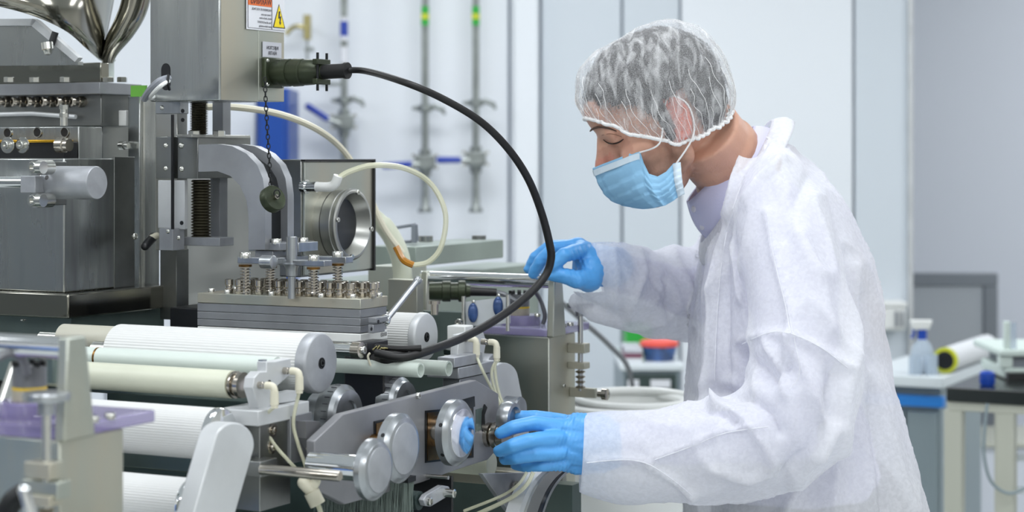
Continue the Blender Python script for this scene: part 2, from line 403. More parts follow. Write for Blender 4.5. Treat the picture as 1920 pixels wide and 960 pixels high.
# recessed windows (dark frame, bronze inside) round the bearings
def window(a, b, c, dd, mt):
    polyP(MB(), [(a, b), (c, b-8), (c, dd-10), (a, dd)], .0012, .002).build('slot', 'dark_metal', t)
    polyP(MB(), [(a+4, b+4), (c-4, b-4), (c-4, dd-14), (a+4, dd-4)], .002, .001).build('slot_face', mt, t)
window(798, 770, 888, 868, 'bronze')
window(702, 790, 742, 862, 'bronze')
polyP(MB(), [(893, 768), (906, 764), (906, 804), (893, 810)], .001, .002).build('slot_face', 'tray_teal', t)
polyP(MB(), [(904, 772), (909, 758), (914, 764), (909, 778), (910, 800), (914, 806), (908, 812), (903, 802)], .0015, .003).build('slot', 'black_plastic', t)
polyP(MB(), [(865, 750), (890, 743), (891, 762), (884, 765), (868, 766)], .001, .002).build('slot', 'dark_metal', t)
screw(t, onP(782, 742, 0), P, .004)
# ---- knobs on the side plate
def knob(u, v, pface, r, label, shaft_r, mt='aluminium_turned', inset='aluminium_plate', holes=(), bush=None):
    f = onP(u, v, pface); k = thing('control_knob', label, 'knob', f, 'round knobs on the side plate')
    th = r*.42
    MB().lathe(f-P*th, P, [(0, r*.93), (.002, r), (th-.006, r), (th-.001, r*.88), (th, r*.84)], 48).build('disc', mt, k)
    MB().lathe(f, P, [(0, r*.74), (.0012, r*.735), (.0016, r*.70), (.0014, 0)], 40).build('face_inset', inset, k)
    MB().cyl(f-P*pface, f-P*th, shaft_r, n=32).build('shaft', 'chrome', k)
    if bush: MB().cyl(f-P*pface, f-P*(pface-.012), shaft_r*1.25, n=32).build('bushing', bush, k)
    for a in holes:
        dr = Z*math.sin(a)-Q*math.cos(a); MB().cyl(f-P*th*.5+dr*r*.97, f-P*th*.5+dr*r*1.003, .0028, n=12).build('set_hole', 'black_plastic', k)
    return k
knob(711, 881, .092, px(56, 2.37), 'nearest and lowest aluminium knob, on a thick chrome shaft', px(24, 2.40), inset='aluminium')
knob(759, 841, .045, px(64, 2.48), 'middle aluminium knob, half hidden behind the lowest knob', .012, inset='aluminium', holes=(.5,), bush='bronze')
knob(866, 812, .04, px(61, 2.62), 'rightmost large knob with polished face reflecting the blue glove', .016, inset='mirror_blue' if 'mirror_blue' in M else "chrome", holes=(.35, -.6), bush='nickel')
# knob held by the near hand
f = onP(957, 818, .055); k = thing('control_knob', 'small ringed metal knob gripped by the lower gloved hand', 'knob', f, 'round knobs on the side plate')
MB().lathe(onP(915, 815, 0), P, [(0, .017), (.006, .017), (.007, .013), (.01, .013), (.011, .0185), (.018, .0185), (.019, .0165), (.024, .0165), (.025, .0185), (.030, .0185)], 36).build('shaft', 'nickel', k)
f2 = at(966, 786, 2.715)
MB().lathe(f2-P*.022, P, [(0, .014), (.004, .023), (.014, .025), (.021, .022), (.022, .017), (.015, .015), (.014, 0)], 36).build('grip_ring', 'aluminium_turned', k)
# ---- round graduated dials behind the plate
def dial(u, v, p, r, label):
    f = onP(u, v, p); k = thing('graduated_dial', label, 'dial', f, 'graduated dials behind the side plate')
    MB().lathe(f-P*.05, P, [(0, r*.7), (.02, r*.7), (.021, r*.95), (.03, r), (.042, r), (.046, r*.86), (.05, r*.83), (.05, r*.5), (.047, r*.48), (.047, 0)], 40).build('dial_body', 'aluminium_turned', k)
    for j in range(14):
        a = math.pi*(j/13); dr = Z*math.sin(a)+Q*math.cos(a)
        MB().boxc(f-P*.014+dr*r, P, dr, P.cross(dr), .004, .0004, .0004).build('tick', 'ink', k)
dial(655, 780, -.045, px(58, 2.5), 'left graduated steel dial just under the big roller disc')
dial(762, 756, -.05, px(48, 2.62), 'right graduated steel dial below the two frosted tubes')
d = cbox(2.60, 720, 645, 655, 800, dq=.05); b = thing('bearing_block', 'black block between the two graduated dials', 'block', root_of(d)); MB().boxm(d[0], d[1], d[2], d[3], d[4]-.12, d[5]).build('body', 'black_plastic', b, bev=.002)
MB().boxm(d[0]-.02, d[1]-.03, d[2]+.01, d[3]-.01, d[4]-.2, d[4]-.12).build('stem', 'dark_metal', b)
# ---- rollers
def roller(u, v, Y, r, ul, mt, name, label, ribs=True, cap=None, group=None, capw=.016, capr=1.02, hole=True):
    f = at(u, v, Y); p, q = mc(f); p0 = mc(onQ(ul, v, q))[0]; R = px(r, Y)
    k = thing(name, label, 'roller', f, group)
    n = 120 if ribs else 40
    body = MB().lathe(W(p0, q, f.z), P, [(0, R*.98), (p-p0-(capw if cap else 0), R*.98)], n, tooth=ribs, depth=.013)
    body.build('barrel', mt, k, ang=25 if ribs else 40)
    if cap:
        g = R*capr
        MB().lathe(f-P*capw, P, [(0, g*.97), (.001, g), (capw-.0035, g), (capw-.0005, g*.95), (capw, g*.92)], 56).build('end_disc', cap, k)
        if hole:
            MB().lathe(f, P, [(0, .007), (.0008, .007), (.001, .0058), (-.002, .0052), (-.002, 0)], 24).build('bolt_seat', 'dark_metal', k)
            screw(k, f-P*.003, P, .0045, 'dark_metal')
    MB().cyl(W(p0-.04, q, f.z), W(p0+.02, q, f.z), R*.35).build('axle', 'steel_bright', k)
    return k
G = 'rollers of the machine'
roller(603, 681, 2.43, 56, 225, 'roller_white', 'ribbed_roller', 'large white ribbed roller with aluminium end disc under the die block', cap='aluminium')
roller(800, 632, 2.82, 45, 640, 'roller_white', 'ribbed_roller', 'short white ribbed roller with end disc right of the die block', cap='aluminium_light', capw=.012)
roller(232, 640, 2.6, 28, 120, 'roller_beige', 'plain_roller', 'short beige roller stub at the left end of the large ribbed roller', ribs=False)
k = roller(520, 690, 2.40, 21, 188, 'roller_pale', 'plain_roller', 'pale greenish thin roller between the large ribbed roller and the cream one', ribs=False)
c = at(187, 671, 2.49); p_, q_ = mc(at(520, 690, 2.40)); p0 = mc(onQ(188, 678, q_))[0]; zc = at(520, 690, 2.40).z
MB().cyl(W(p0-.11, q_, zc), W(p0-.002, q_, zc), px(20, 2.42)).build('end_sleeve', 'roller_pale', k); MB().cyl(W(p0-.003, q_, zc), W(p0, q_, zc), px(21, 2.4)).build('groove_ring', 'bronze', k)
k = roller(436, 721, 2.36, 27, 60, 'roller_cream', 'plain_roller', 'smooth cream roller lying in front of the thin pale one', ribs=False)
f = at(436, 721, 2.36); MB().lathe(f, P, [(0, .015), (.003, .0165), (.006, .0165), (.007, .013), (.010, .013), (.011, .0155), (.016, .0155)], 30).build('end_collar', 'nickel', k)
k = roller(418, 815, 2.28, 50, 120, 'roller_white', 'ribbed_roller', 'white ribbed roller with chrome end cap behind the angled lever arm', cap='chrome', capw=.010, capr=1.0, hole=False)
k = roller(368, 948, 2.22, 51, 120, 'roller_white', 'ribbed_roller', 'lowest white ribbed roller at the bottom edge of the picture', cap='chrome', capw=.008, capr=1.0, hole=False)
# ---- lever arm
t = thing('lever_arm', 'pale aluminium lever arm with rounded head over the lower rollers', 'lever', onP(440, 830, -.005))
pts = []
c0 = (440, 833)
for i in range(15):
    a = math.radians(-158+i*170/14); pts.append((c0[0]+38*math.cos(a)*.98, c0[1]+41*math.sin(a)-0))
pts += [(428, 1010), (350, 1010)]
polyP(MB(), pts, .0, .024).build('arm', 'aluminium_light', t, bev=.002)
# ---- roller bracket with pneumatic fittings
t = thing('roller_bracket', 'pale aluminium bracket plate holding the ends of the two thin rollers', 'bracket', onP(500, 740, -.06))
polyP(MB(), [(477, 708), (487, 697), (500, 697), (500, 678), (516, 678), (545, 672), (547, 700), (520, 724), (520, 738), (556, 732), (558, 752), (520, 757), (487, 770), (480, 745), (474, 728)], -.055, .014).build('plate', 'aluminium_light', t, bev=.001)
MB().boxm(*cbox(2.34, 493, 484, 675, 694, dq=.008)).build('lug', 'aluminium_turned', t)
MB().lathe(onP(506, 718, -.054)-P*.001, P, [(0, .0035), (.0006, .0035), (.0006, 0)], 16).build('bolt_hole', 'dark_metal', t)
d = cbox(2.30, 484, 410, 771, 800, ur=580); MB().boxm(*d).build('shelf', 'aluminium_light', t, bev=.0012)
d = cbox(2.31, 487, 440, 798, 960, ur=545); MB().boxm(*d).build('foot_block', 'steel_dark', t, bev=.001)
for uu, vv in ((511, 807), (509, 838)):
    c = onP(uu, vv, d[1]); MB().lathe(c, P, [(0, .0085), (.001, .0085), (.001, .0055), (-.001, .0055), (-.001, 0)], 20).build('bolt_seat', 'nickel', t); screw(t, c, P, .0042, 'nickel')
d2 = cbox(2.36, 545, 470, 780, 870, ur=585); MB().boxm(*d2).build('rear_block', 'aluminium_plate', t, bev=.001)
def elbow(u, v, p, label, dn=.028, r=.0045):
    """push-in elbow fitting: collar, body along P, bend, downward sleeve"""
    c = onP(u, v, p); k = thing('tube_fitting', label, 'fitting', c, 'push-in elbow fittings')
    MB().lathe(c-P*.004, P, [(0, r*.95), (.008, r*.95), (.009, r*.75), (.012, r*.75)], 18).build('thread_collar', 'nickel', k)
    MB().tube(sp([c+P*.008, c+P*.014, c+P*.0185-Z*.002, c+P*.020-Z*.008], 5), r, 14).build('elbow', 'plastic_cream', k)
    MB().lathe(c+P*.020-Z*.006, -Z, [(0, r*1.08), (.016, r*1.15), (.0165, r*.95), (.02, r*.95)], 18).build('sleeve', 'plastic_cream', k)
    return c+P*.020-Z*.024
def tube_thing(name, label, pts, r, mt, cat='tube', group=None, n=8, seg=8):
    q_ = sp(pts, seg); t_ = MB().tube(q_, r, n).build(name, mt); tag(t_, label, cat, group); return t_
e1 = elbow(488, 722, -.053, 'left cream elbow fitting on the roller bracket'); e2 = elbow(535, 695, -.053, 'right cream elbow fitting on the roller bracket')
tube_thing('air_tube', 'clear thin tube falling from the left elbow fitting of the roller bracket', [e1, at(493, 790, 2.33), at(512, 830, 2.33), at(545, 868, 2.34), at(575, 900, 2.36)], .0022, 'tube_clear')
tube_thing('air_tube', 'clear thin tube falling from the right elbow fitting of the roller bracket', [e2, at(550, 790, 2.36), at(558, 830, 2.36), at(572, 872, 2.36), at(578, 905, 2.36)], .0022, 'tube_clear')
tube_thing('air_tube', 'short clear tube loop between bracket and side plate', [at(570, 830, 2.40), at(583, 855, 2.37), at(592, 900, 2.36)], .002, 'tube_clear')
# y-fitting below
c = at(582, 898, 2.30); t = thing('tube_fitting', 'cream y-shaped tube fitting hanging below the chrome stop rod', 'fitting', c, 'push-in elbow fittings')
MB().cap(at(570, 905, 2.33), at(588, 925, 2.33), .008, .0075).build('body', 'plastic_cream', t)
MB().cap(at(592, 903, 2.33), at(584, 918, 2.33), .006, .006).build('branch', 'plastic_cream', t)
MB().cyl(at(584, 922, 2.33), at(596, 946, 2.33), .0095).build('sleeve', 'plastic_cream', t)
tube_thing('air_tube', 'clear tube leaving the y-shaped fitting at the bottom edge', [at(594, 940, 2.33), at(602, 965, 2.33), at(604, 990, 2.33)], .003, 'tube_clear')
# ---- stop rod
a = at(490, 880, 2.28); t = thing('stop_rod', 'chrome rod pointing right from a dark steel holder beside the lever arm', 'rod', a)
p_, q_ = mc(a); p1 = mc(onQ(638, 892, q_))[0]; MB().lathe(a, P, [(0, px(10, 2.28)), (p1-p_-.002, px(10, 2.28)), (p1-p_, px(8.5, 2.28))], 24).build('rod', 'nickel', t)
MB().boxm(*cbox(2.28, 488, 440, 866, 896, ur=520)).build('holder', 'steel_dark', t, bev=.001)
# glass tray strip under the cream roller
d = cbox(2.37, 478, 60, 742, 757, dq=.05); t = MB().boxm(*d).build('scraper_tray', 'tray_teal', bev=.002); tag(t, 'dark teal scraper tray strip under the cream roller', 'tray')
# ---- die head
d = cbox(2.63, 676, 370, 561, 625, ur=727); r0 = root_of(d)
t = thing('die_head', 'layered grey steel die block topped with rows of small metal fittings', 'die block', r0)
zt = d[5]; hh = d[5]-d[4]
lay = [(0, .30, 'steel_green'), (.305, .56, 'aluminium_plate'), (.565, .79, 'aluminium_plate'), (.795, 1.0, 'aluminium_plate')]
for a, b, m_ in lay:
    e = 0 if a == 0 else .001
    MB().boxm(d[0]-e, d[1]-e, d[2]+e, d[3]-e, zt-hh*b, zt-hh*a).build('layer', m_, t, bev=.0008)
zb = at(676, 643, 2.63).z
MB().boxm(d[0], d[1], d[2], d[3], zb, zt-hh-.001).build('base_layer', 'plastic_white', t, bev=.001)
dp, dq_ = d[1]-d[0], d[3]-d[2]
def fit_mb():
    return MB().lathe((0, 0, 0), Z, [(0, .85), (.3, 1), (1.0, 1), (1.25, .72), (1.6, .72), (1.9, .95), (3.1, .95), (3.2, .8), (3.2, .5), (2.6, .48), (2.6, 0)], 14)
for row in range(3):
    for i in range(14):
        p_ = d[0]+dp*(.165+.805*i/13+.025*(row % 2)); q_ = d[2]+dq_*(.2+.27*row)
        if (i+row*2) % 9 == 4: continue
        inst('barrel_fitting', fit_mb, 'barrel_fitting', 'nickel', t, W(p_, q_, zt), Z, .0062)
for p_, q_ in ((.035, .3), (.08, .9), (.17, .12), (.45, .1), (.75, .1), (.92, .2), (.985, .75), (.3, .92), (.6, .92), (.86, .92)):
    screw(t, W(d[0]+dp*p_, d[2]+dq_*q_, zt), Z, .0052)
for uu, vv in ((688, 605), (690, 619)):
    pass
e = cbox(2.62, 705, 690, 596, 606, ur=728); MB().boxm(*e).build('clamp', 'aluminium_plate', t, bev=.0008)
e = cbox(2.62, 700, 690, 609, 625, ur=722); MB().boxm(*e).build('clamp', 'aluminium_plate', t, bev=.0008)
for uu, vv in ((709, 603), (696, 617)):
    MB().cyl(at(uu, vv, 2.612), at(uu, vv, 2.612)+P*.0006, .0025, n=12).build('bolt_hole', 'black_plastic', t)
a = at(724, 600, 2.66); b = at(783, 526, 2.72); MB().cyl(a, b, .0042).build('lever_rod', 'aluminium_turned', t); MB().ell(b, (.006,)*3).build('rod_tip', 'aluminium_turned', t)
MB().ell(at(722, 600, 2.66), (.008, .008, .008)).build('rod_pivot', 'chrome', t)
# printed number on the white base
text_on('0103', .008, W(d[1]+.0006, d[2]+dq_*.95, zb+.004), -Q, Z, 'ink', t, mirror=True)
# ---- black manifold under the die head with rods and leads
d = cbox(2.60, 688, 655, 643, 678, ur=728); t = thing('sensor_block', 'black block under the right end of the die block, with leads leaving it', 'block', root_of(d))
MB().boxm(*d).build('body', 'black_plastic', t, bev=.0015)
for vv, rr in ((656, 13),):
    a = at(668, vv, 2.54); p_, q_ = mc(a); MB().cyl(W(p_-.12, q_, a.z), a, px(rr, 2.54)).build('rod', 'chrome', t)
    MB().lathe(a-P*.004, P, [(0, .0105), (.012, .0105), (.0125, .009), (.013, 0)], 20).build('rod_collar', 'nickel', t); screw(t, a+P*.008, P, .005)
for (u0, v0, u1, v1, r_) in ((705, 660, 765, 665, .0045), (700, 672, 750, 678, .006), (705, 650, 790, 652, .004)):
    MB().tube(sp([at(u0, v0, 2.6), at((u0+u1)/2, v0+4, 2.58), at(u1, v1, 2.58)], 5), r_).build('lead', 'black_rubber', t)
MB().tube(sp([at(694, 700-38, 2.585), at(690, 668, 2.585), at(693, 680, 2.585), at(698, 690, 2.585)], 4), .0016).build('wire', 'plastic_cream', t)
for i in range(5): MB().cap(at(700+i*5, 656+random.uniform(-4, 6), 2.583), at(706+i*5, 652+random.uniform(-4, 8), 2.583), .0012, .001, 6).build('frayed_wire', 'brass', t)
# frosted tubes
for (u, v, ul, r_, Y, lb) in ((789, 694, 620, 14, 2.56, 'longer frosted glass-like tube in front, below the cable end'), (842, 691, 690, 14.5, 2.66, 'second frosted tube, behind and right of the longer one')):
    a = at(u, v, Y); p_, q_ = mc(a); p0 = mc(onQ(ul, v, q_))[0]; R = px(r_, Y)
    o = MB().lathe(W(p0, q_, a.z), P, [(0, R), (p_-p0, R), (p_-p0, R*.78), (p_-p0-.03, R*.76), (p_-p0-.03, 0)], 28).build('frosted_tube', 'tube_frost'); tag(o, lb, 'tube', 'frosted tubes')
# ---- spring clamp assembly over the die
t = thing('spring_clamp', 'steel spring clamp frame with crossbars and coil springs standing on the die block', 'clamp', at(540, 555, 2.68))
def bar(Y, u0, u1, v0, v1, dq=.02, mt='aluminium_turned'): d_ = cbox(Y, u1, u0, v0, v1, dq=dq); MB().boxm(*d_).build('crossbar', mt, t, bev=.0008)
bar(2.66, 445, 520, 484, 496); bar(2.64, 522, 608, 489, 500); bar(2.72, 540, 648, 482, 494); bar(2.75, 466, 560, 455, 473, .05)
MB().lathe(at(492, 491, 2.64), P, [(0, .009), (.018, .009), (.0185, .008), (.019, 0)], 24).build('pivot_barrel', 'aluminium_turned', t)
a = at(547, 560, 2.67); MB().lathe(V((a.x, a.y, a.z)), Z, [(0, .0055), (.03, .0055), (.031, .008), (.04, .0085), (.047, .0115), (.049, .0075), (.0835, .0075), (.084, .006)], 20).build('centre_post', 'aluminium_turned', t)
def spring(u, vtop, vbot, Y, r=.0062, turns=9, rodr=.0036):
    a = at(u, vtop, Y); b = at(u, vbot, Y); h = a.z-b.z
    MB().cyl(V((a.x, a.y, b.z)), V((a.x, a.y, a.z)), rodr, n=12).build('guide_rod', 'nickel', t)
    k = turns*10; MB().tube([V((a.x+r*math.cos(2*math.pi*i/10), a.y+r*math.sin(2*math.pi*i/10), b.z+h*i/k)) for i in range(k+1)], .0011, 5).build('coil_spring', 'nickel', t)
for u, v0, v1, Y in ((460, 500, 552, 2.64), (507, 502, 548, 2.72), (588, 505, 552, 2.62), (633, 498, 545, 2.70)):
    spring(u, v0, v1, Y); c = at(u, v0, Y); MB().cyl(c, c+Z*.003, .009).build('spring_seat', 'bronze', t)
for u, v, Y in ((460, 484, 2.65), (588, 489, 2.63), (633, 482, 2.71), (518, 458, 2.74), (568, 456, 2.78)):
    screw(t, at(u, v, Y), Z, .0075)
# ---- C-shaped yoke: two curved plates and a foot
t = thing('curved_yoke', 'grey steel C-shaped yoke of two curved plates arching over the die block', 'yoke', at(490, 470, 2.76))
yk = [(372, 271), (408, 270), (435, 274), (462, 288), (482, 309), (493, 335), (497, 368), (497, 468), (466, 468), (466, 405), (462, 375), (450, 348), (432, 330), (408, 321), (372, 322)]
qy = mc(at(466, 440, 2.74))[1]
polyQ(MB(), yk, qy, .016).build('yoke_plate', 'aluminium_plate', t, ang=50)
n = len(yk); pp = [onQ(u, v, qy)+Q*.056 for u, v in yk]; MB().prism(pp, Q*.016).build('yoke_plate', 'aluminium_plate', t, ang=50)
pp = [onQ(u, v, qy)+Q*.016 for u, v in [(415, 290), (440, 296), (462, 312), (476, 335), (484, 368), (484, 468), (470, 468), (470, 405), (464, 375), (450, 350), (434, 332), (415, 326)]]; MB().prism(pp, Q*.04).build('web', 'dark_metal', t)
MB().boxm(*cbox(2.73, 524, 466, 456, 470, dq=.09)).build('yoke_foot', 'aluminium_plate', t, bev=.001)
MB().boxm(*cbox(2.74, 512, 478, 470, 486, dq=.05)).build('yoke_neck', 'aluminium_plate', t, bev=.001)
# ---- view-port box
d = cbox(2.86, 565, 524, 299, 520, ur=697); t = thing('viewport_box', 'greenish steel box with a round flanged viewport and dark gasket edge', 'instrument box', root_of(d))
MB().boxm(*d).build('housing', 'steel_dark', t, bev=.0015)
MB().boxm(d[1], d[1]+.004, d[2]+.003, d[3]-.004, d[4]+.003, d[5]-.004).build('face_plate', 'steel_green', t, bev=.0006)
g = MB(); e = .003
g.boxm(d[1]-.001, d[1]+.007, d[3]-.005, d[3], d[4], d[5]); g.boxm(d[1]-.001, d[1]+.007, d[2], d[3], d[5]-.003, d[5]); g.build('gasket', 'black_rubber', t)
R = px(67, 2.9); c = onP(620, 420, d[1]+.004)
R = px(67, mc(c)[0] and c.y)
MB().lathe(c, P, [(0, R*.97), (.012, R*.97), (.0125, R*.94), (.0145, R*.94), (.015, R*.98), (.029, R*.98), (.030, R*.96), (.034, R), (.038, R), (.040, R*.96), (.0405, R*.93), (.0405, R*.88), (.022, R*.735), (.0205, R*.72), (.0200, 0)], 64).build('flange', 'steel_brushed', t)
fc = c+P*.040
MB().lathe(fc-P*.0195, P, [(0, R*.71), (.001, R*.71), (.0015, 0)], 48).build('window_glass', 'glass_dark', t)
for j in range(4):
    a = math.radians(50+90*j-50+10); dr = Z*math.cos(a)+Q*math.sin(a); screw(t, fc+dr*R*.905, P, .0036, 'steel_bright')
a = onP(566, 350, d[1]); MB().lathe(a, P, [(0, .0085), (.006, .0085), (.006, .0105), (.009, .0105), (.009, .008), (.026, .008)], 20).build('probe_fitting', 'chrome', t)
b = a+P*.026; MB().tube(sp([b, b+P*.02, b+P*.03+Z*.004, b+P*.036+Z*.016], 5), .007, 14).build('white_elbow', 'plastic_white', t)
e2 = b+P*.036+Z*.012
tube_thing('vacuum_tube', 'clear tube looping right from the viewport box elbow and hanging down', [e2, at(655, 322, 2.84), at(700, 310, 2.86), at(760, 316, 2.88), at(808, 345, 2.9), at(835, 400, 2.9), at(828, 460, 2.9), at(805, 490, 2.9), at(775, 497, 2.9)], .0042, 'tube_clear')
tube_thing('vacuum_tube', 'amber-stained low end of the clear loop tube', [at(775, 497, 2.9), at(756, 487, 2.9), at(742, 462, 2.9)], .005, 'oil_amber')
tube_thing('vacuum_tube', 'pale cream tube arching right from behind the heater box', [at(380, 201, 3.0), at(440, 201, 3.0), at(520, 213, 3.02), at(590, 240, 3.05), at(640, 278, 3.1), at(675, 330, 3.12), at(698, 380, 3.12), at(722, 430, 3.12), at(755, 475, 3.12)], .0052, 'plastic_cream')
tube_thing('milky_hose', 'thick milky translucent hose bending down behind the viewport box', [at(640, 395, 3.15), at(690, 400, 3.15), at(725, 430, 3.15), at(748, 475, 3.15), at(755, 520, 3.15), at(755, 590, 3.15)], [.012, .013, .015, .0155, .0155, .0155], 'hose_milky', 'hose', n=16)
# ---- pale sheet behind the yoke
q_ = mc(at(420, 450, 3.0))[1]
polyQ(MB(), [(322, 300), (530, 300), (530, 600), (322, 578)], q_, .01).build('x', 'label_grey'); o = bpy.data.objects['x']; o.name = 'guard_panel'; o.data.materials[0] = M['plastic_white']; tag(o, 'flat pale grey guard panel behind the curved yoke and black bellows', 'panel')
o = polyQ(MB(), [(330, 574), (372, 569), (372, 578), (332, 586)], q_-.02, .01).build('guard_trim', 'plastic_white'); tag(o, 'thin white trim along the foot of the pale guard panel', 'trim')
d = cbox(2.78, 372, 318, 578, 616, dq=.2); o = MB().boxm(*d).build('cross_beam', 'dark_metal', bev=.002); tag(o, 'dark beam just left of the die block above the ribbed roller', 'beam')
# ================================================================== left tower
def block(name, label, cat, Y, uc, ul, vt, vb, mt, ur=None, dq=None, bev=.0015, part='body', parent=None):
    d = cbox(Y, uc, ul, vt, vb, ur=ur, dq=dq)
    t = parent or thing(name, label, cat, root_of(d)); MB().boxm(*d).build(part, mt, t, bev=bev); return t, d
t, d = block('heating_cabinet', 'large brushed steel cabinet below the manifolds at the left edge', 'cabinet', 2.75, 120, -70, 297, 549, 'steel_sheet', ur=250, bev=.002)
MB().boxm(d[1]-.001, d[1]+.001, d[3]-.045, d[3]+.002, d[4], d[5]+.002).build('side_strip', 'steel_dark', t, bev=.0005)
z_ = d[4]
for u_, v_ in ((253, 443),): screw(t, onP(u_, v_, d[1]+.001), P, .0055, kind='dome_screw')
e = cbox(2.72, 128, -80, 552, 598, ur=328); MB().boxm(*e).build('drip_tray', 'steel_polished', t, bev=.002)
MB().boxm(e[0], e[1]-.02, e[2]+.03, e[3], e[4]-.05, e[4]).build('under_frame', 'tray_teal', t)
MB().boxm(e[1]-.03, e[1]-.005, e[2]+.02, e[2]+.045, 1.0, e[4]-.04).build('support_post', 'black_plastic', t)
MB().boxm(e[0], e[1]-.03, e[2]+.06, e[2]+.08, e[4]-.2, e[4]-.03).build('back_plate', 'steel_green', t)
screw(t, at(44, 599, 2.70), Z*-1, .004, kind='dome_screw')
# small latch with black cap on its side
c = onP(262, 444, d[1]); MB().cap(at(286, 445, 2.86), at(272, 462, 2.84), .007, .006).build('latch_cap', 'black_plastic', t); MB().cap(at(284, 446, 2.855), at(294, 442, 2.86), .005, .005).build('latch_pin', 'plastic_cream', t)
# column
t, d = block('guide_column', 'tall dark steel column right of the heating cabinet', 'column', 2.93, 262, 240, 180, 536, 'steel_sheet', ur=299, bev=.001)
MB().boxm(d[1], d[1]+.002, d[2]+.006, d[2]+.010, d[4], d[5]).build('seam_strip', 'steel_bright', t)
MB().boxm(d[0]+.004, d[1]-.002, d[2]+.01, d[3]-.01, 1.0, d[4]).build('lower_post', 'steel_dark', t)
o = MB().boxm(*cbox(2.90, 273, 245, 160, 181, dq=.004)).build('green_tag', 'green_sticker'); tag(o, 'small bright green square tag on top of the guide column', 'tag')
# handle roll
f = at(182, 343, 2.62); p_, q_ = mc(f); p0 = mc(onQ(93, 343, q_))[0]; R = px(31.5, 2.62)
t = thing('handle_roll', 'thick aluminium cylinder handle clamped on a chrome rod in front of the cabinet', 'handle', f)
MB().lathe(W(p0, q_, f.z), P, [(0, R*.93), (.003, R), (p_-p0-.002, R), (p_-p0, R*.95), (p_-p0, R*.93), (p_-p0+.0006, 0)], 48).build('grip', 'aluminium', t)
c = W(p0+.013, q_, f.z); dr = (-Q*.75+Z*.25).normalized(); MB().cyl(c+dr*R*.98, c+dr*R*1.006, .0032, n=14).build('set_hole', 'black_plastic', t)
MB().cyl(W(p0-.35, q_, f.z), W(p0, q_, f.z), px(11, 2.62)).build('rod', 'chrome', t)
MB().lathe(W(p0-.014, q_, f.z), P, [(0, .010), (.004, .012), (.006, .010), (.014, .013)], 24).build('collar', 'steel_bright', t)
MB().boxm(*cbox(2.62, 66, 38, 330, 362, dq=.03)).build('clamp_block', 'aluminium', t, bev=.001)
MB().boxm(*cbox(2.66, 98, 78, 303, 385, dq=.03)).build('mount_plate', 'steel_dark', t, bev=.001)
for vv in (314, 376):
    c = at(66, vv, 2.60); MB().cyl(c, c+Q*.03, .010, n=20).build('bolt', 'steel_bright', t); screw(t, c-Q*0, -Q, .0075); MB().cyl(c+P*.004, c+P*.014, .0085).build('bolt_nut', 'steel_bright', t)
# lower manifold with gold strip
t, d = block('lower_manifold', 'grey valve manifold with gold strip and washered screws, on top of the cabinet', 'manifold', 2.86, 148, -70, 237, 298, 'steel_sheet', ur=192)
for u_, v_ in ((15, 249), (71, 248), (122, 248)):
    c = onQ(u_, v_, d[2]); MB().cyl(c, c-Q*.0008, .007, n=20).build('bore', 'black_plastic', t); MB().lathe(c-Q*.0006, -Q, [(0, .0078), (.0012, .0078), (.0012, .0066), (0, .0066)], 20).build('bore_rim', 'steel_bright', t)
MB().boxm(*cbox(2.82, 120, -70, 266, 297, dq=.03)).build('black_bar', 'black_plastic', t, bev=.001)
e = cbox(2.815, 112, -70, 262, 267, dq=.03); MB().boxm(*e).build('gold_strip', 'gold', t, bev=.001)
for u_, v_ in ((15, 272), (43, 272)):
    c = onQ(u_, v_, mc(at(u_, v_, 2.79))[1]); MB().lathe(c, -Q, [(0, .0115), (.002, .0115), (.0022, .006)], 28).build('washer', 'steel_bright', t); screw(t, c-Q*.002, -Q, .006)
c = at(122, 272, 2.80); MB().lathe(c, P, [(-.012, .011), (0, .011), (.001, .009), (.008, .009)], 20).build('end_nut', 'nickel', t)
MB().boxm(*cbox(2.95, 192, 150, 235, 297, ur=244)).build('rear_block', 'steel_dark', t, bev=.001)
c = at(229, 273, 2.93); MB().lathe(c, P, [(-.004, .006), (.004, .006), (.005, .0045), (.012, .0045)], 14).build('rear_pin', 'steel_bright', t)
# upper manifold
t, d = block('upper_manifold', 'dark steel manifold with a row of six nozzle fittings under the hopper', 'manifold', 2.92, 190, -70, 175, 237, 'steel_dark', ur=246)
MB().boxm(*cbox(2.90, 187, -70, 154, 176, ur=266)).build('cover_plate', 'aluminium_plate', t, bev=.001)
def noz(): return MB().lathe((0, 0, 0), Z, [(-.6, 0), (-.6, .9), (.2, 1.1), (.3, 1.15), (1.0, 1.1), (1.1, .8), (1.8, .8), (1.9, 1.0), (2.5, .95), (2.55, .55), (1.8, .5), (1.8, 0)], 16)
for u_ in (17, 45, 73, 101, 129, 156): inst('nozzle', noz, 'nozzle', 'nickel', t, onQ(u_, 191, d[2]), (-Q*.9-P*.45).normalized(), .0075)
MB().tube([onQ(-60, 216, d[2]-.012), onQ(60, 213, d[2]-.012), onQ(142, 219, d[2]-.012)], .0035, 8).build('lever_bar', 'aluminium_light', t)
for vv in (205, 220): screw(t, at(120, vv, 2.85), Z, .007, kind='hex_bolt')
MB().cyl(at(120, 236, 2.85), at(120, 205, 2.85), .0055).build('bolt_shank', 'steel_bright', t)
MB().boxm(*cbox(2.95, 236, 222, 207, 236, ur=246)).build('side_lug', 'plastic_white', t, bev=.001)
for u_ in (17, 65, 122): screw(t, at(u_, 154, 2.885), Z, .008, kind='hex_bolt')
for u_, y_ in ((203, 2.93), (229, 2.96)): screw(t, at(u_, 154, y_), Z, .008, kind='hex_bolt')
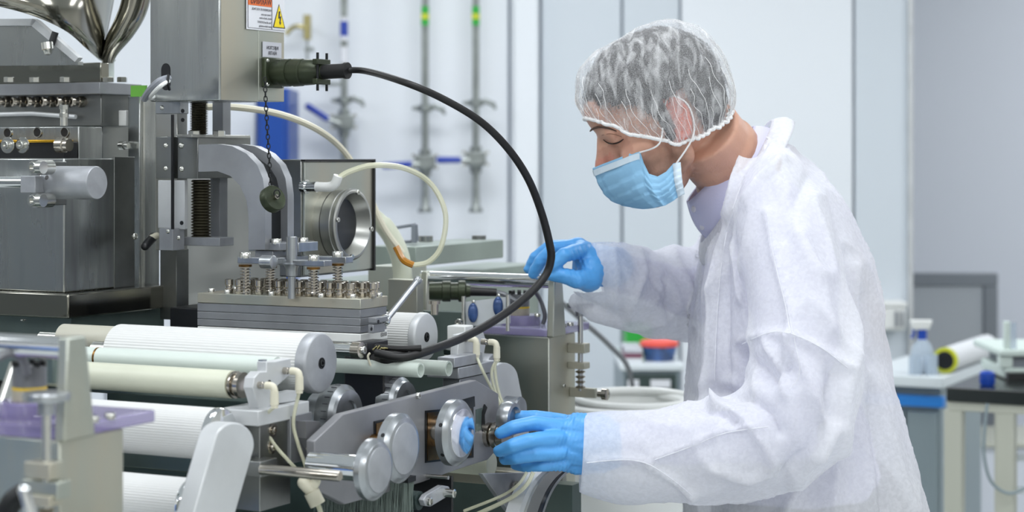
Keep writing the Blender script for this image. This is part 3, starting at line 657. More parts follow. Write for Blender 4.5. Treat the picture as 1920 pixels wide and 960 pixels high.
# hopper: rectangular throat, hood, funnels
t, d = block('feed_hopper', 'polished steel feed hopper with two mirror-bright funnels, top left corner', 'hopper', 2.93, 189, -70, 117, 154, 'steel_polished', dq=.02, part='throat')
MB().lathe(at(203, 154, 3.02), Z, [(0, .009), (.03, .009), (.034, .012)], 24).build('glass_neck', 'tube_frost', t)
def fun(pts, mt, name):   # stack of round sections given as (left u, right u, v)
    rings = []
    for ul, ur, v, Y in pts:
        a, b = at(ul, v, Y), at(ur, v, Y); c = (a+b)/2; r = (b-a).length/2
        rings.append([c+X*r*math.cos(2*math.pi*k/48)+YY*min(r, .16)*math.sin(2*math.pi*k/48) for k in range(48)])
    # cubic refinement along the axis
    cols = [sp([r[k] for r in rings], 6) for k in range(48)]
    rings = [[cols[k][i] for k in range(48)] for i in range(len(cols[0]))]
    return MB().loft(rings, caps=False).build(name, mt, t, ang=80)
fun([(192, 212, 118, 3.0), (190, 222, 100, 3.0), (199, 248, 70, 3.0), (216, 270, 35, 3.0), (228, 282, 0, 3.0), (238, 296, -60, 3.0)], 'steel_polished', 'side_funnel')
# scoop: oblique shell whose rim sweeps from the left edge down to the throat
rim = [(-80, -4), (0, 12), (70, 32), (128, 60), (165, 92), (190, 114)]
rings = []
for (u, v), s_ in zip(sp([V((a, b, 0)) for a, b in rim], 5), range(100)) if False else []: pass
rp = sp([V((a, b, 0)) for a, b in rim], 5)
for i in range(9):
    k = i/8; ring = []
    for j, q0_ in enumerate(rp):
        s_ = j/(len(rp)-1)
        u = q0_.x+(20+30*s_-q0_.x*.05)*k*.6; v = q0_.y-k*190*(1-.0*s_)
        Y = 2.78+.22*s_+.16*k*k
        ring.append(at(u+ (250-u)*.35*k*s_, v, Y-.05*math.sin(math.pi*s_)))
    rings.append(ring)
vs = [p for r in rings for p in r]; n_ = len(rp); fs = [(i*n_+j, i*n_+j+1, (i+1)*n_+j+1, (i+1)*n_+j) for i in range(8) for j in range(n_-1)]
o = raw_obj('scoop', vs, fs, 'steel_polished', t); m_ = o.modifiers.new('s', 'SOLIDIFY'); m_.thickness = .003
q_ = mc(at(60, 80, 2.88))[1]
polyQ(MB(), [(-80, 44), (60, 38), (146, 116), (146, 122), (-80, 124)], q_, .012).build('hood', 'steel_sheet', t)
polyQ(MB(), [(-80, 36), (62, 35), (68, 38), (60, 48), (-80, 48)], q_-.006, .01).build('hood_edge', 'aluminium_light', t)
polyQ(MB(), [(60, 36), (68, 38), (147, 108), (140, 116), (56, 46)], q_-.006, .01).build('hood_edge', 'aluminium_light', t)
c = at(88, 80, 2.84); MB().lathe(c, -Z+P*.15, [(0, .009), (.010, .009), (.011, .0075), (.017, .005), (.019, 0)], 16).build('cap_nut', 'steel_bright', t); MB().cyl(at(104, 60, 2.85), at(96, 84, 2.85), .005).build('stud', 'black_plastic', t)
# ---- linear slide
t, d = block('linear_slide', 'vertical slide with brushed plates, screws and black bellows beside the column', 'slide unit', 2.88, 333, 291, 188, 470, 'steel_brushed', ur=352, part='rail')
def pb(Y, uc, ul, vt, vb, mt, name, ur=None, dq=None, bev=.0008): e_ = cbox(Y, uc, ul, vt, vb, ur=ur, dq=dq); MB().boxm(*e_).build(name, mt, t, bev=bev); return e_
pb(2.80, 380, 288, 169, 189, 'steel_brushed', 'top_bracket', dq=.03)
pb(2.82, 338, 291, 190, 213, 'aluminium_turned', 'bracket_plate', dq=.02)
pb(2.83, 322, 292, 256, 335, 'steel_dark', 'clamp_plate', dq=.02)
pb(2.82, 371, 333, 256, 335, 'steel_dark', 'carriage', ur=470)
pb(2.80, 360, 331, 252, 258, 'steel_brushed', 'carriage_lip', ur=470)
pb(2.825, 320, 296, 338, 428, 'aluminium_light', 'carriage_plate', dq=.02)
pb(2.825, 346, 325, 338, 430, 'aluminium_light', 'carriage_plate', dq=.008)
pb(2.815, 324, 298, 428, 470, 'aluminium', 'stop_block', ur=346)
pb(2.82, 412, 343, 446, 462, 'aluminium', 'foot_plate', dq=.035)
pb(2.9, 331, 300, 468, 600, 'steel_dark', 'lower_post', dq=.03)
pb(2.9, 418, 398, 190, 256, 'aluminium_plate', 'back_rail', dq=.02); pb(2.9, 412, 394, 330, 446, 'aluminium_plate', 'back_rail', dq=.02)
pb(2.80, 323.5, 320.5, 215, 430, 'black_plastic', 'shadow_gap', dq=.004, bev=0)  # solid black strip standing in for the shade between the slide plates
for (u_, v0, v1, r_) in ((373, 192, 255, 17), (377, 337, 446, 19)):
    b_ = at(u_, v1, 2.86); h_ = at(u_, v0, 2.86).z-b_.z; inst('bellows', bellow_mb, 'bellows', 'bellows_dark', t, b_, Z, (px(r_, 2.86), px(r_, 2.86), h_))
for u_, v_, s_ in ((325, 173, 5), (343, 176, 7), (304, 202, 4.5), (311, 273, 5), (340, 273, 6), (311, 316, 5), (341, 317, 6), (315, 434, 4.5), (335, 446, 4.5), (323, 186, 4)):
    screw(t, at(u_, v_, 2.795), -Q, px(s_, 2.8), kind='dome_screw')
for u_, v_ in ((343, 208), (343, 225), (341, 418)): MB().cyl(at(u_, v_, 2.815), at(u_, v_, 2.815)+Q*-.001, .003, n=12).build('bolt_hole', 'black_plastic', t)
for u_ in (364, 411): screw(t, at(u_, 256, 2.83), Z, .009, kind='hex_bolt')
# ---- heater box
d = cbox(2.73, 412, 281, -70, 189, ur=484); t = thing('heater_box', 'tall brushed steel heater junction box with warning label, top of picture', 'junction box', root_of(d))
MB().boxm(*d).build('housing', 'steel_sheet', t, bev=.002)
MB().boxm(d[1]-.0012, d[1]+.0002, d[2]+.003, d[3], d[4]+.0015, d[5]).build('side_sheet', 'steel_green', t)
e = cbox(d[3] and onP(484, 100, d[1]).y, 482, 470, -70, 189, ur=532)
yy = onP(482, 100, d[1]).y
pe = (d[1]-.03, d[1]+.001, d[3], mc(onP(533, 100, d[1]+.001))[1], at(500, 189, yy).z, d[5])
MB().boxm(*pe).build('connector_plate', 'steel_green', t, bev=.001)
zz = lambda v: at(500, v, yy).z
# warning label on the +P side
def onL(u): return mc(onP(u, 30, pe[1]))[1]
lp = pe[1]+.0006
def lab(u0, u1, v0, v1, mt, k, name='label'): return MB().boxm(lp+k-.0006, lp+k, onL(u0), onL(u1), zz(v1), zz(v0)).build(name, mt, L)
L = thing('warning_label', 'white, orange and yellow high-voltage warning sticker on the heater box', 'label', W(lp, onL(500), zz(57)))
lab(461, 532.5, -30, 56.5, 'label_white', .0006); lab(463, 508, -18, 11, 'label_orange', .0010, 'orange_band')
for (u0, u1, v0, v1) in ((463, 463.8, -18, 53), (508, 508.8, -18, 53), (463, 532, 53, 53.6)): lab(u0, u1, v0, v1, 'ink', .0010, 'border')
rd = -Q   # the picture is mirrored: letters read towards -Q
def txt(s, u, v, size, mt='ink', k=.0013, sx=.8):
    return text_on(s, size, W(lp+k, onL(u), zz(v)), rd*sx, Z, mt, L)
txt('WARNING', 507, 8, .0125, sx=.86)
txt('HAZARDOUS VOLTAGE.', 507, 19.5, .0048, sx=.95)
txt('Contact may cause', 507, 28, .0042); txt('electric shock or burn.', 507, 35, .0042); txt('Turn off and LOCKOUT', 507, 43, .0044); txt('power before servicing.', 507, 50, .0042)
def tri(k, grow, mt, name):
    cx, cy = 521.5, 32; a = [(cx, cy-27-grow*1.6), (cx+10.5+grow, cy+16+grow*.7), (cx-10.5-grow, cy+16+grow*.7)]
    MB().prism([W(lp+k, onL(u), zz(v)) for u, v in a], -P*.0005).build(name, mt, L)
tri(.0010, 1.2, 'ink', 'triangle_edge'); tri(.0014, -1.0, 'label_yellow', 'triangle')
MB().prism([W(lp+.0018, onL(u), zz(v)) for u, v in ((520.5, 17), (523, 17), (522, 27), (525, 26), (523.5, 38), (525, 38), (522.8, 43), (521, 37), (522, 37.5), (522.2, 30), (519.5, 31))], -P*.0004).build('bolt_symbol', 'ink', L)
L = thing('name_plate', 'small grey heater name plate above the cable connector', 'label', W(lp, onL(508), zz(106)))
lab(491, 526, 77, 106, 'label_grey', .001, 'plate')
for s_, v_ in (('INJECTION', 91), ('HEATER', 101)):
    text_on(s_, .0072, W(lp+.0014, onL(509), zz(v_)), rd*.85, Z, 'ink', L, align='CENTER')
# hole and cables at its left foot
o = t
c = onQ(311, 140, d[2]); g = MB().add([c-Q*.0008+P*.0095*math.cos(a)*.8+Z*(.010*math.sin(a)+(.006 if math.sin(a) > 0 else -.012)) for a in [2*math.pi*i/24 for i in range(24)]], [tuple(range(24))]); g.build('cable_hole', 'black_plastic', t)
tube_thing('conduit', 'grey cable conduit curving out of the heater box onto the column', [at(316, 147, 2.70), at(300, 152, 2.68), at(282, 168, 2.7), at(271, 185, 2.74)], .0052, 'cable_grey', 'cable')
tube_thing('braided_cable', 'thin braided cable curving under the grey conduit', [at(316, 152, 2.69), at(303, 160, 2.67), at(288, 174, 2.69), at(281, 184, 2.74), at(292, 180, 2.80)], .003, 'plastic_white', 'cable')
o = MB().tube([at(316, 140, 2.685), at(314, 156, 2.68), at(318, 168, 2.69)], .002).build('cable_tie', 'black_plastic'); tag(o, 'black tie around the conduit at the heater box hole', 'cable tie')
# ---- circular connector + cable + chain + cap
c = onP(508, 137, pe[1]); t = thing('circular_connector', 'olive green military-style circular connector on the heater box', 'connector', c)
MB().boxc(c+P*.003, P, Q, Z, .004, .024, .0215).build('flange', 'olive', t, bev=.002)
R_ = .0185
pr = [(.006, R_*.9), (.02, R_*.9), (.021, R_*1.08), (.034, R_*1.08), (.035, R_*.98), (.038, R_*.98), (.039, R_*1.1), (.055, R_*1.06), (.056, R_*.98), (.058, R_*.98), (.059, R_*1.02), (.074, R_*.98), (.082, R_*.7), (.09, R_*.6)]
MB().lathe(c, P, pr, 32, tooth=True, depth=.03).build('shell', 'olive', t)
for a in (0, 1): MB().boxc(c+P*.086+Z*.014*(1-2*a), P, Q, Z, .004, .018, .004).build('clamp_saddle', 'olive', t, bev=.001)
for a in (-1, 1): MB().cyl(c+P*.087+Z*.027+Q*.012*a, c+P*.087-Z*.027+Q*.012*a, .002, n=10).build('clamp_screw', 'dark_metal', t)
for a in (-1, 1):
    for b in (-1, 1): screw(t, c+P*.007+Q*.019*a+Z*.017*b, P, .003, kind='dome_screw')
r1 = c+P*.088; r2 = r1+P*.04+Z*.001
MB().cyl(r1, r2, .0105, .0105).build('strain_relief', 'black_rubber', t); MB().lathe(r2-P*.003, P, [(0, .0118), (.005, .0118), (.005, .008)], 24).build('relief_end', 'black_rubber', t)
cp = [r2-P*.01, r2+P*.03-Z*.001, at(760, 155, 2.62), at(830, 185, 2.63), at(900, 227, 2.66), at(952, 278, 2.70), at(990, 335, 2.74), at(1015, 398, 2.78), at(1030, 455, 2.80), at(1033, 486, 2.81), at(1021, 519, 2.81), at(985, 558, 2.78), at(930, 599, 2.73), at(872, 631, 2.67), at(810, 655, 2.60), at(755, 670, 2.57), at(705, 662, 2.58)]
q__ = sp(cp, 10); n__ = len(q__)
o = MB().tube(q__, [.0044+.0014*min(1, i/n__*2) for i in range(n__)], 16).build('power_cable', 'black_rubber'); tag(o, 'thick black cable arching from the olive connector down past the hand', 'cable')
for k in (100, 102, 104, 106): pass
# chain
t = thing('chain', 'thin dark bead chain hanging from the connector to the round cap', 'chain', at(497, 165, 2.66))
chp = sp([at(497, 150, 2.66), at(498, 185, 2.66), at(501, 240, 2.66), at(505, 300, 2.66), at(507, 340, 2.66), at(510, 362, 2.655)], 8)
L_ = [0]
for a, b in zip(chp[:-1], chp[1:]): L_.append(L_[-1]+(b-a).length)
def link_mb():
    return MB().tube([V((.55*math.cos(a), 0, math.sin(a))) for a in [2*math.pi*i/12 for i in range(12)]], .17, 6, closed=True)
s_ = 0; i = 0
while s_ < L_[-1]:
    k = max(j for j in range(len(L_)) if L_[j] <= s_); k = min(k, len(chp)-2); f_ = (s_-L_[k])/max(L_[k+1]-L_[k], 1e-6); pt = chp[k].lerp(chp[k+1], f_)
    o = inst('link', link_mb, 'link', 'dark_metal', t, pt, Z, .0042); o.rotation_quaternion = Quaternion((0, 0, 1), math.radians(20+90*(i % 2))) @ Quaternion((0, 1, 0), math.radians(-4)); s_ += .0064; i += 1
c = at(510, 374, 2.65); t = thing('dust_cap', 'round olive dust cap dangling at the end of the chain', 'cap', c); ax = (P*.85-YY*.3+Z*.42).normalized()
MB().lathe(c-ax*.006, ax, [(0, .016), (.002, .018), (.012, .018), (.0135, .017), (.0125, .0135), (.0125, 0)], 32).build('cap', 'olive', t)
MB().cyl(c+ax*.006, c+ax*.011, .0035).build('lug', 'nickel', t); MB().tube([c+ax*.011+V((.004*math.cos(a), 0, .005*math.sin(a)+.004)) for a in [2*math.pi*i/12 for i in range(12)]], .0011, 6, closed=True).build('ring', 'dark_metal', t)
# ================================================================== hopper units (right far one and left near one)
def unit(org, labels, ts=(.018, .075)):
    """tank with purple acrylic lid, small gearmotor, bar handle and thumb screw; org = top near corner"""
    o0 = V(org); p0, q0 = mc(o0); z0 = o0.z
    def w(p, q, z): return W(p0+p, q0+q, z0+z)
    t = thing('feed_tank', labels[0], 'tank', w(-.08, .05, -.42))
    B = lambda a, b, c, d, e, f: MB().boxm(p0+a, p0+b, q0+c, q0+d, z0+e, z0+f)
    B(-.19, 0, 0, .095, -.40, 0).build('tank', 'steel_green', t, bev=.002)
    for a_ in (-.175, -.025): B(a_, a_+.02, .01, .085, -z0+.001, -.399).build('stand_leg', 'steel_dark', t)
    B(-.19, .001, -.004, .012, -.13, -.125).build('lap_seam', 'steel_dark', t)
    B(-.18, .004, -.004, .14, .0005, .013).build('acrylic_lid', 'acrylic_purple', t, bev=.002)
    MB().lathe(w(-.072, .045, .013), Z, [(0, .031), (.014, .031), (.016, .029)], 40).build('acrylic_boss', 'acrylic_purple', t)
    screw(t, w(-.035, .03, .028), Z, .005)
    MB().cyl(w(-.232, .012, .085), w(-.001, .012, .085), .0108, n=32).build('handle_bar', 'chrome', t)
    for pp_, nm in ((-.002, 'near'), (-.228, 'far')):
        MB().prism([w(pp_, -.006, 0), w(pp_, .040, 0), w(pp_, .026, .096), w(pp_, .000, .096)], P*.012).build('handle_post', 'steel_green', t, bev=.002)
    for k in range(3): screw(t, w(.003, .02+.025*k, .012), Z, .0055)
    # thumb screw and clamp
    MB().lathe(w(ts[0], ts[1], .040), Z, [(-.012, .008), (0, .008), (.001, .021), (.006, .022), (.0085, .021), (.009, 0)], 28).build('thumb_screw', 'aluminium_turned', t)
    MB().cyl(w(ts[0], ts[1], -.09), w(ts[0], ts[1], .04), .0042).build('screw_stem', 'steel_bright', t)
    B(ts[0]-.018, ts[0]+.012, ts[1]-.01, ts[1]+.01, -.03, -.015).build('clamp_jaw', 'steel_green', t, bev=.001); B(ts[0]-.018, ts[0]+.012, ts[1]-.01, ts[1]+.01, -.055, -.045).build('clamp_jaw', 'steel_green', t, bev=.001)
    for k in range(4): MB().lathe(w(ts[0], ts[1], -.062-.008*k), Z, [(0, .006), (.002, .0085), (.004, .006)], 16).build('spring_coil', 'nickel', t)
    B(.0, .045, .072, .08, -.10, -.085).build('latch_arm', 'steel_green', t, bev=.001)
    MB().prism([w(0, .078, -.14), w(.055, .078, -.125), (w(.06, .078, -.165)), w(.03, .078, -.20), w(0, .078, -.205)], Q*.004).build('latch_plate', 'steel_green', t)
    for z_ in (-.093, -.133): MB().lathe(w(.05, .072, z_), P, [(0, .005), (.008, .005), (.008, .009), (.016, .009), (.017, .007), (.017, 0)], 18).build('latch_bolt', 'nickel', t)
    screw(t, w(.0022, .045, -.08), P, .003)
    MB().prism([w(.0, .02, -.13), w(.0, .034, -.13), w(.0, .06, -.30), w(.0, .046, -.30)], P*.006).build('drain_strip', 'steel_dark', t)
    g = thing('gearmotor', labels[1], 'motor', w(-.075, .045, .027))
    MB().cyl(w(-.075, .045, .027), w(-.075, .045, .039), .0165, n=32).build('lower_case', 'motor_beige', g)
    MB().cyl(w(-.075, .045, .039), w(-.075, .045, .042), .0168, n=32).build('yellow_ring', 'yellow_band', g)
    MB().cyl(w(-.075, .045, .042), w(-.075, .045, .062), .0165, n=32).build('upper_case', 'motor_grey', g)
    for k in range(8):
        a = k*math.pi/4; MB().boxc(w(-.075, .045, .064)+V((math.cos(a)*.0135, math.sin(a)*.0135, 0)), X, YY, Z, .003, .003, .003).build('terminal', 'black_plastic', g)
    return w
w1 = unit(at(1030, 632, 3.05), ('steel feed tank with purple lid and bar handle, beside the technician', 'small grey motor with yellow ring on the right feed tank'))
w2 = unit(at(112, 826, 1.84), ('blurred steel feed tank with purple lid and bar handle, bottom left corner', 'blurred grey motor with yellow ring on the left feed tank'), ts=(.008, -.028))
tube_thing('motor_cable', 'grey cable looping into the top of the left motor', [at(-30, 690, 1.86), at(10, 664, 1.87), at(38, 668, 1.88), at(50, 700, 1.89)], .0045, 'motor_grey', 'cable')
tube_thing('motor_cable', 'thin dark cable dropping behind the right motor', [at(998, 540, 3.1), at(1012, 560, 3.12), at(1022, 590, 3.12), at(1018, 608, 3.12)], .0035, 'motor_grey', 'cable')
c = at(30, 960, 1.78); t = thing('clamp_hook', 'dark curved clamp hook at the very bottom left', 'clamp', c)
MB().boxm(*cbox(1.80, 108, 40, 905, 938, dq=.02)).build('arm', 'steel_green', t, bev=.001); MB().tube(sp([at(45, 925, 1.76), at(20, 945, 1.76), at(5, 985, 1.76)], 5), .010, 12).build('hook', 'dark_metal', t)
MB().cap(at(45, 920, 1.75), at(62, 985, 1.75), .006, .006).build('pin', 'chrome', t); 
t, d = block('side_rail', 'dark sloping steel rail behind the left feed tank', 'rail', 2.1, 100, -60, 668, 720, 'tray_teal', dq=.02)
o = MB().cyl(at(-10, 860, 2.0), at(45, 690, 2.06), .016).build('rod', 'steel_bright'); tag(o, 'sloping bright rod behind the blurred left motor', 'rod')
# ================================================================== right-hand rollers, brackets and fittings
t, d = block('mount_bracket', 'stepped pale aluminium mounting bracket under the frosted tubes', 'bracket', 2.72, 860, 800, 690, 711, 'aluminium', ur=932)
e = cbox(2.71, 852, 820, 671, 690, ur=905); MB().boxm(*e).build('upper_step', 'aluminium', t, bev=.001)
e = cbox(2.73, 862, 830, 711, 760, ur=920); MB().boxm(*e).build('lower_leg', 'aluminium_plate', t, bev=.001)
polyP(MB(), [(862, 628), (905, 618), (912, 640), (905, 680), (860, 690), (858, 660)], d[1]-.02, .012).build('upright', 'aluminium_light', t, bev=.001)
MB().lathe(onP(893, 658, d[1]-.02), P, [(0, .006), (.001, .006), (.001, .004), (-.001, .004), (-.001, 0)], 18).build('bolt_seat', 'dark_metal', t)
t, d = block('mount_bracket', 'small white bracket block behind the cable, right of the short ribbed roller', 'bracket', 2.86, 872, 838, 612, 645, 'plastic_white', ur=888)
MB().cyl(at(838, 655, 2.84), at(870, 657, 2.83), .012).build('shaft', 'chrome', t)
e1 = elbow(870, 635, mc(at(870, 635, 2.78))[0], 'cream elbow fitting right under the black cable', r=.0045); e2 = elbow(908, 641, mc(at(908, 641, 2.8))[0], 'cream elbow fitting nearest the right feed tank', r=.0045)
hub = at(948, 775, 2.80)
tube_thing('air_tube', 'clear tube from the fitting under the cable down to the hub', [e1, at(905, 695, 2.76), at(930, 745, 2.78), at(950, 790, 2.78)], .0022, 'tube_clear')
tube_thing('air_tube', 'clear tube from the fitting nearest the right feed tank down to the hub', [e2, at(922, 700, 2.79), at(933, 745, 2.79), at(962, 795, 2.78)], .0022, 'tube_clear')
tube_thing('air_tube', 'third clear tube running beside the two fitting tubes into the hub', [e2+P*.004, at(928, 690, 2.79), at(940, 750, 2.79), at(972, 790, 2.78)], .0022, 'tube_clear')
t = thing('lever_arm', 'grey rounded lever arm behind the side plate, left of the right feed tank', 'lever', at(945, 720, 2.9))
pts = []
for i in range(13):
    a = math.radians(-170+i*160/12); pts.append((946+26*math.cos(a), 712+32*math.sin(a)))
pts += [(996, 830), (935, 830), (922, 760)]
pa = mc(at(946, 712, 2.88))[0]; polyP(MB(), pts, pa, .018).build('arm', 'aluminium_light', t, bev=.001)
MB().lathe(onP(950, 768, pa)-P*.0, P, [(0, px(26, 2.85)), (.022, px(26, 2.85)), (.024, px(24, 2.85)), (.024, 0)], 36).build('pivot_drum', 'aluminium_turned', t)
roller(925, 690, 2.97, 26, 880, 'roller_white', 'ribbed_roller', 'small white roller with aluminium end behind the grey lever arm', cap='aluminium', capw=.02, hole=False)
# goggles panel
t = thing('display_sheet', 'hazy clear panel with two blue oval pieces standing behind the cable', 'panel', at(914, 612, 3.0)); pq = mc(at(914, 590, 3.0))[1]
polyQ(MB(), [(873, 566), (955, 556), (956, 606), (874, 612)], pq, .002).build('sheet', 'sample_panel', t)
for u_, v_ in ((889, 586), (936, 574)):
    MB().ell(onQ(u_, v_, pq)-Q*.004, (.0078, .005, .0150)).build('oval_piece', 'sample_blue', t); screw(t, onQ(u_, v_-20, pq)-Q*.002, -Q, .003, kind='dome_screw')
for u_, v0, v1 in ((872, 555, 605), (955, 552, 612)): MB().cyl(onQ(u_, v1+8, pq)-Q*.005, onQ(u_, v0, pq)-Q*.005, .003).build('post', 'steel_bright', t)
screw(t, onQ(868, 604, pq)-Q*.01, -Q, .006)
# second connector
c = at(805, 546, 3.08); t = thing('circular_connector', 'olive green connector lying under the chrome handle bar', 'connector', c)
MB().lathe(c, X, [(0, .014), (.02, .015), (.021, .0165), (.033, .0165), (.034, .014), (.045, .014), (.046, .017), (.056, .017), (.058, .010), (.064, .009)], 28, tooth=True, depth=.03).build('shell', 'olive', t)
MB().cyl(c+X*.064, c+X*.105-Z*.002, .0075, .006).build('strain_relief', 'black_rubber', t)
tube_thing('power_cable', 'thin grey cable running right from the lower olive connector', [c+X*.10-Z*.002, at(945, 552, 3.08), at(975, 570, 3.06)], .004, 'motor_grey', 'cable')
tube_thing('floor_cable', 'long grey cable sagging right behind the technician arm towards the shelf', [at(1040, 556, 4.2), at(1090, 600, 4.3), at(1140, 645, 4.4), at(1178, 690, 4.6), at(1190, 760, 4.7)], .006, 'motor_grey', 'cable')
# grey support plates behind
t, d = block('rear_table', 'grey-green steel table plates behind the viewport box', 'machine table', 3.3, 780, 690, 463, 500, 'plate_pale', ur=944)
e = cbox(3.25, 705, 600, 532, 700, ur=1010); MB().boxm(e[0], e[1], e[2], e[3], e[4], e[5]).build('lower_plate', 'plate_pale', t, bev=.002)
MB().boxm(e[0], e[1]+.002, e[2], e[3], e[5]-.012, e[5]+.004).build('plate_lip', 'plate_pale', t, bev=.001)
MB().boxm(e[0]+.02, e[1]-.02, e[2]+.02, e[3]-.02, 1.0, e[4]).build('pedestal', 'dark_green_metal', t)
c = at(798, 455, 3.5); MB().cyl(c, c+Z*.012, .013).build('spacer', 'steel_dark', t); c = at(898, 452, 3.6); MB().cyl(c, c+Z*.01, .013).build('spacer', 'steel_dark', t)
MB().boxm(*cbox(3.15, 745, 690, 500, 590, ur=800)).build('upright_block', 'steel_green', t, bev=.001)
MB().boxm(*cbox(3.0, 782, 727, 525, 590, dq=.02)).build('small_post', 'steel_green', t, bev=.001)
c = at(815, 590, 2.98); MB().cyl(c, at(815, 568, 2.98), .006).build('thumb_stem', 'nickel', t); MB().cyl(at(815, 570, 2.98), at(815, 564, 2.98), .009).build('thumb_nut', 'nickel', t)
# small wire stand
t = thing('wire_stand', 'small dark square wire stand on the table behind the milky hose', 'stand', at(760, 455, 3.4))
a = [at(735, 428, 3.4), at(780, 421, 3.4), at(782, 452, 3.4), at(737, 455, 3.4)]
for i in range(4): MB().cyl(a[i], a[(i+1) % 4], .0028).build('wire', 'chair_frame', t)
MB().boxc(at(776, 438, 3.4), X, YY, Z, .004, .01, .016).build('clip', 'chair_frame', t, bev=.001)
# ================================================================== bottom right of the machine
t = thing('guide_rail', 'bright curved steel guide rail at the bottom, below the gloved hand', 'rail', at(1000, 930, 2.7))
rp = sp([V((1082, 868, 0)), V((1050, 895, 0)), V((1028, 930, 0)), V((1010, 985, 0)), V((1000, 1040, 0))], 8); pr_ = mc(at(1020, 930, 2.72))[0]
def strip(off0, off1, p, th, mt, name):
    l1 = [onP(a.x+off0, a.y, p) for a in rp]; l2 = [onP(a.x+off1, a.y+3, p) for a in rp]; MB().prism(l1+l2[::-1], -P*th).build(name, mt, t, ang=60)
strip(-30, -10, pr_, .02, 'steel_bright', 'rail_face'); strip(-44, -31, pr_-.004, .02, 'aluminium_light', 'rail_edge'); strip(-9, -1, pr_-.002, .02, 'black_plastic', 'seal'); strip(0, 3, pr_, .02, 'chrome', 'trim')
k = roller(922, 871, 2.78, 22, 700, 'roller_cream', 'ribbed_roller', 'greenish ribbed roller below the side plate at the bottom', ribs=True)
t, d = block('lower_beam', 'grey-green beam under the bottom right roller', 'beam', 2.8, 985, 700, 886, 915, 'steel_green', dq=.03)
polyP(MB(), [(905, 888), (1002, 886), (975, 952), (955, 960)], d[1]+.002, .008).build('end_plate', 'aluminium', t, bev=.001)
for u_, v_ in ((965, 915), (970, 942)):
    c = onP(u_, v_, d[1]+.004); MB().lathe(c, P, [(0, .010), (.002, .010), (.002, .0065), (0, .006), (0, 0)], 20).build('bolt_seat', 'nickel', t)
MB().boxm(d[0], d[1]+.05, d[2]+.05, d[3]+.05, d[4]-.14, d[4]).build('back_plate', 'tray_teal', t)
tube_thing('air_tube', 'pair of clear tubes curving under the gloved hand, outer one', [at(1000, 885, 2.66), at(985, 912, 2.66), at(950, 938, 2.68), at(880, 970, 2.7)], .003, 'tube_clear')
tube_thing('air_tube', 'pair of clear tubes curving under the gloved hand, inner one', [at(988, 885, 2.67), at(972, 908, 2.67), at(940, 930, 2.69), at(870, 958, 2.71)], .0022, 'tube_clear')
# small pivot lever with rollers
t = thing('pivot_lever', 'short steel lever with two round bolts below the side plate', 'lever', at(820, 925, 2.5)); pv = mc(at(800, 940, 2.5))[0]
polyP(MB(), [(800, 928), (830, 910), (842, 912), (846, 922), (838, 932), (808, 950), (798, 948), (794, 938)], pv, .008).build('arm', 'aluminium', t, bev=.001)
for u_, v_, r_, l_ in ((834, 924, 8.5, .014), (803, 940, 8, .004)): MB().lathe(onP(u_, v_, pv), P, [(0, px(r_, 2.5)), (l_, px(r_, 2.5)), (l_+.001, px(r_*.6, 2.5)), (l_-.002, px(r_*.5, 2.5)), (l_-.002, 0)], 20).build('bolt', 'steel_bright', t)
MB().cyl(onP(800, 940, pv)-P*.09, onP(800, 940, pv)-P*.01, .012).build('tube_shaft', 'dark_green_metal', t)
t, d = block('dark_guard', 'thin dark guard sheet under the side plate', 'guard', 2.56, 848, 700, 893, 1010, 'black_plastic', dq=.004)
MB().cyl(W(d[0], d[2]-.01, at(770, 908, 2.5).z), W(d[1], d[2]-.01, at(770, 908, 2.5).z), .0025).build('edge_wire', 'steel_bright', t)
# brush
t = thing('brush_strip', 'grey-green bristle brush under the side plate', 'brush', at(700, 905, 2.46))
d = cbox(2.47, 765, 590, 896, 906, dq=.02); MB().boxm(*d).build('holder', 'dark_metal', t)
b = MB()
for i in range(520):
    a = random.uniform(d[0]+.002, d[1]-.002); q_ = random.uniform(d[2], d[3]); x1 = a+random.uniform(-.006, .006)
    top = W(a, q_, d[4]); bt = W(x1, q_+random.uniform(-.008, .004), d[4]-.06-random.uniform(0, .01)); s_ = V((.0006, 0, 0)); s2 = V((0, .0006, 0))
    b.add([top-s_, top+s_, top+s2, bt], [(0, 1, 3), (1, 2, 3), (2, 0, 3)])
o = b.build('bristles', 'brush_bristle', t); o['kind'] = 'stuff'
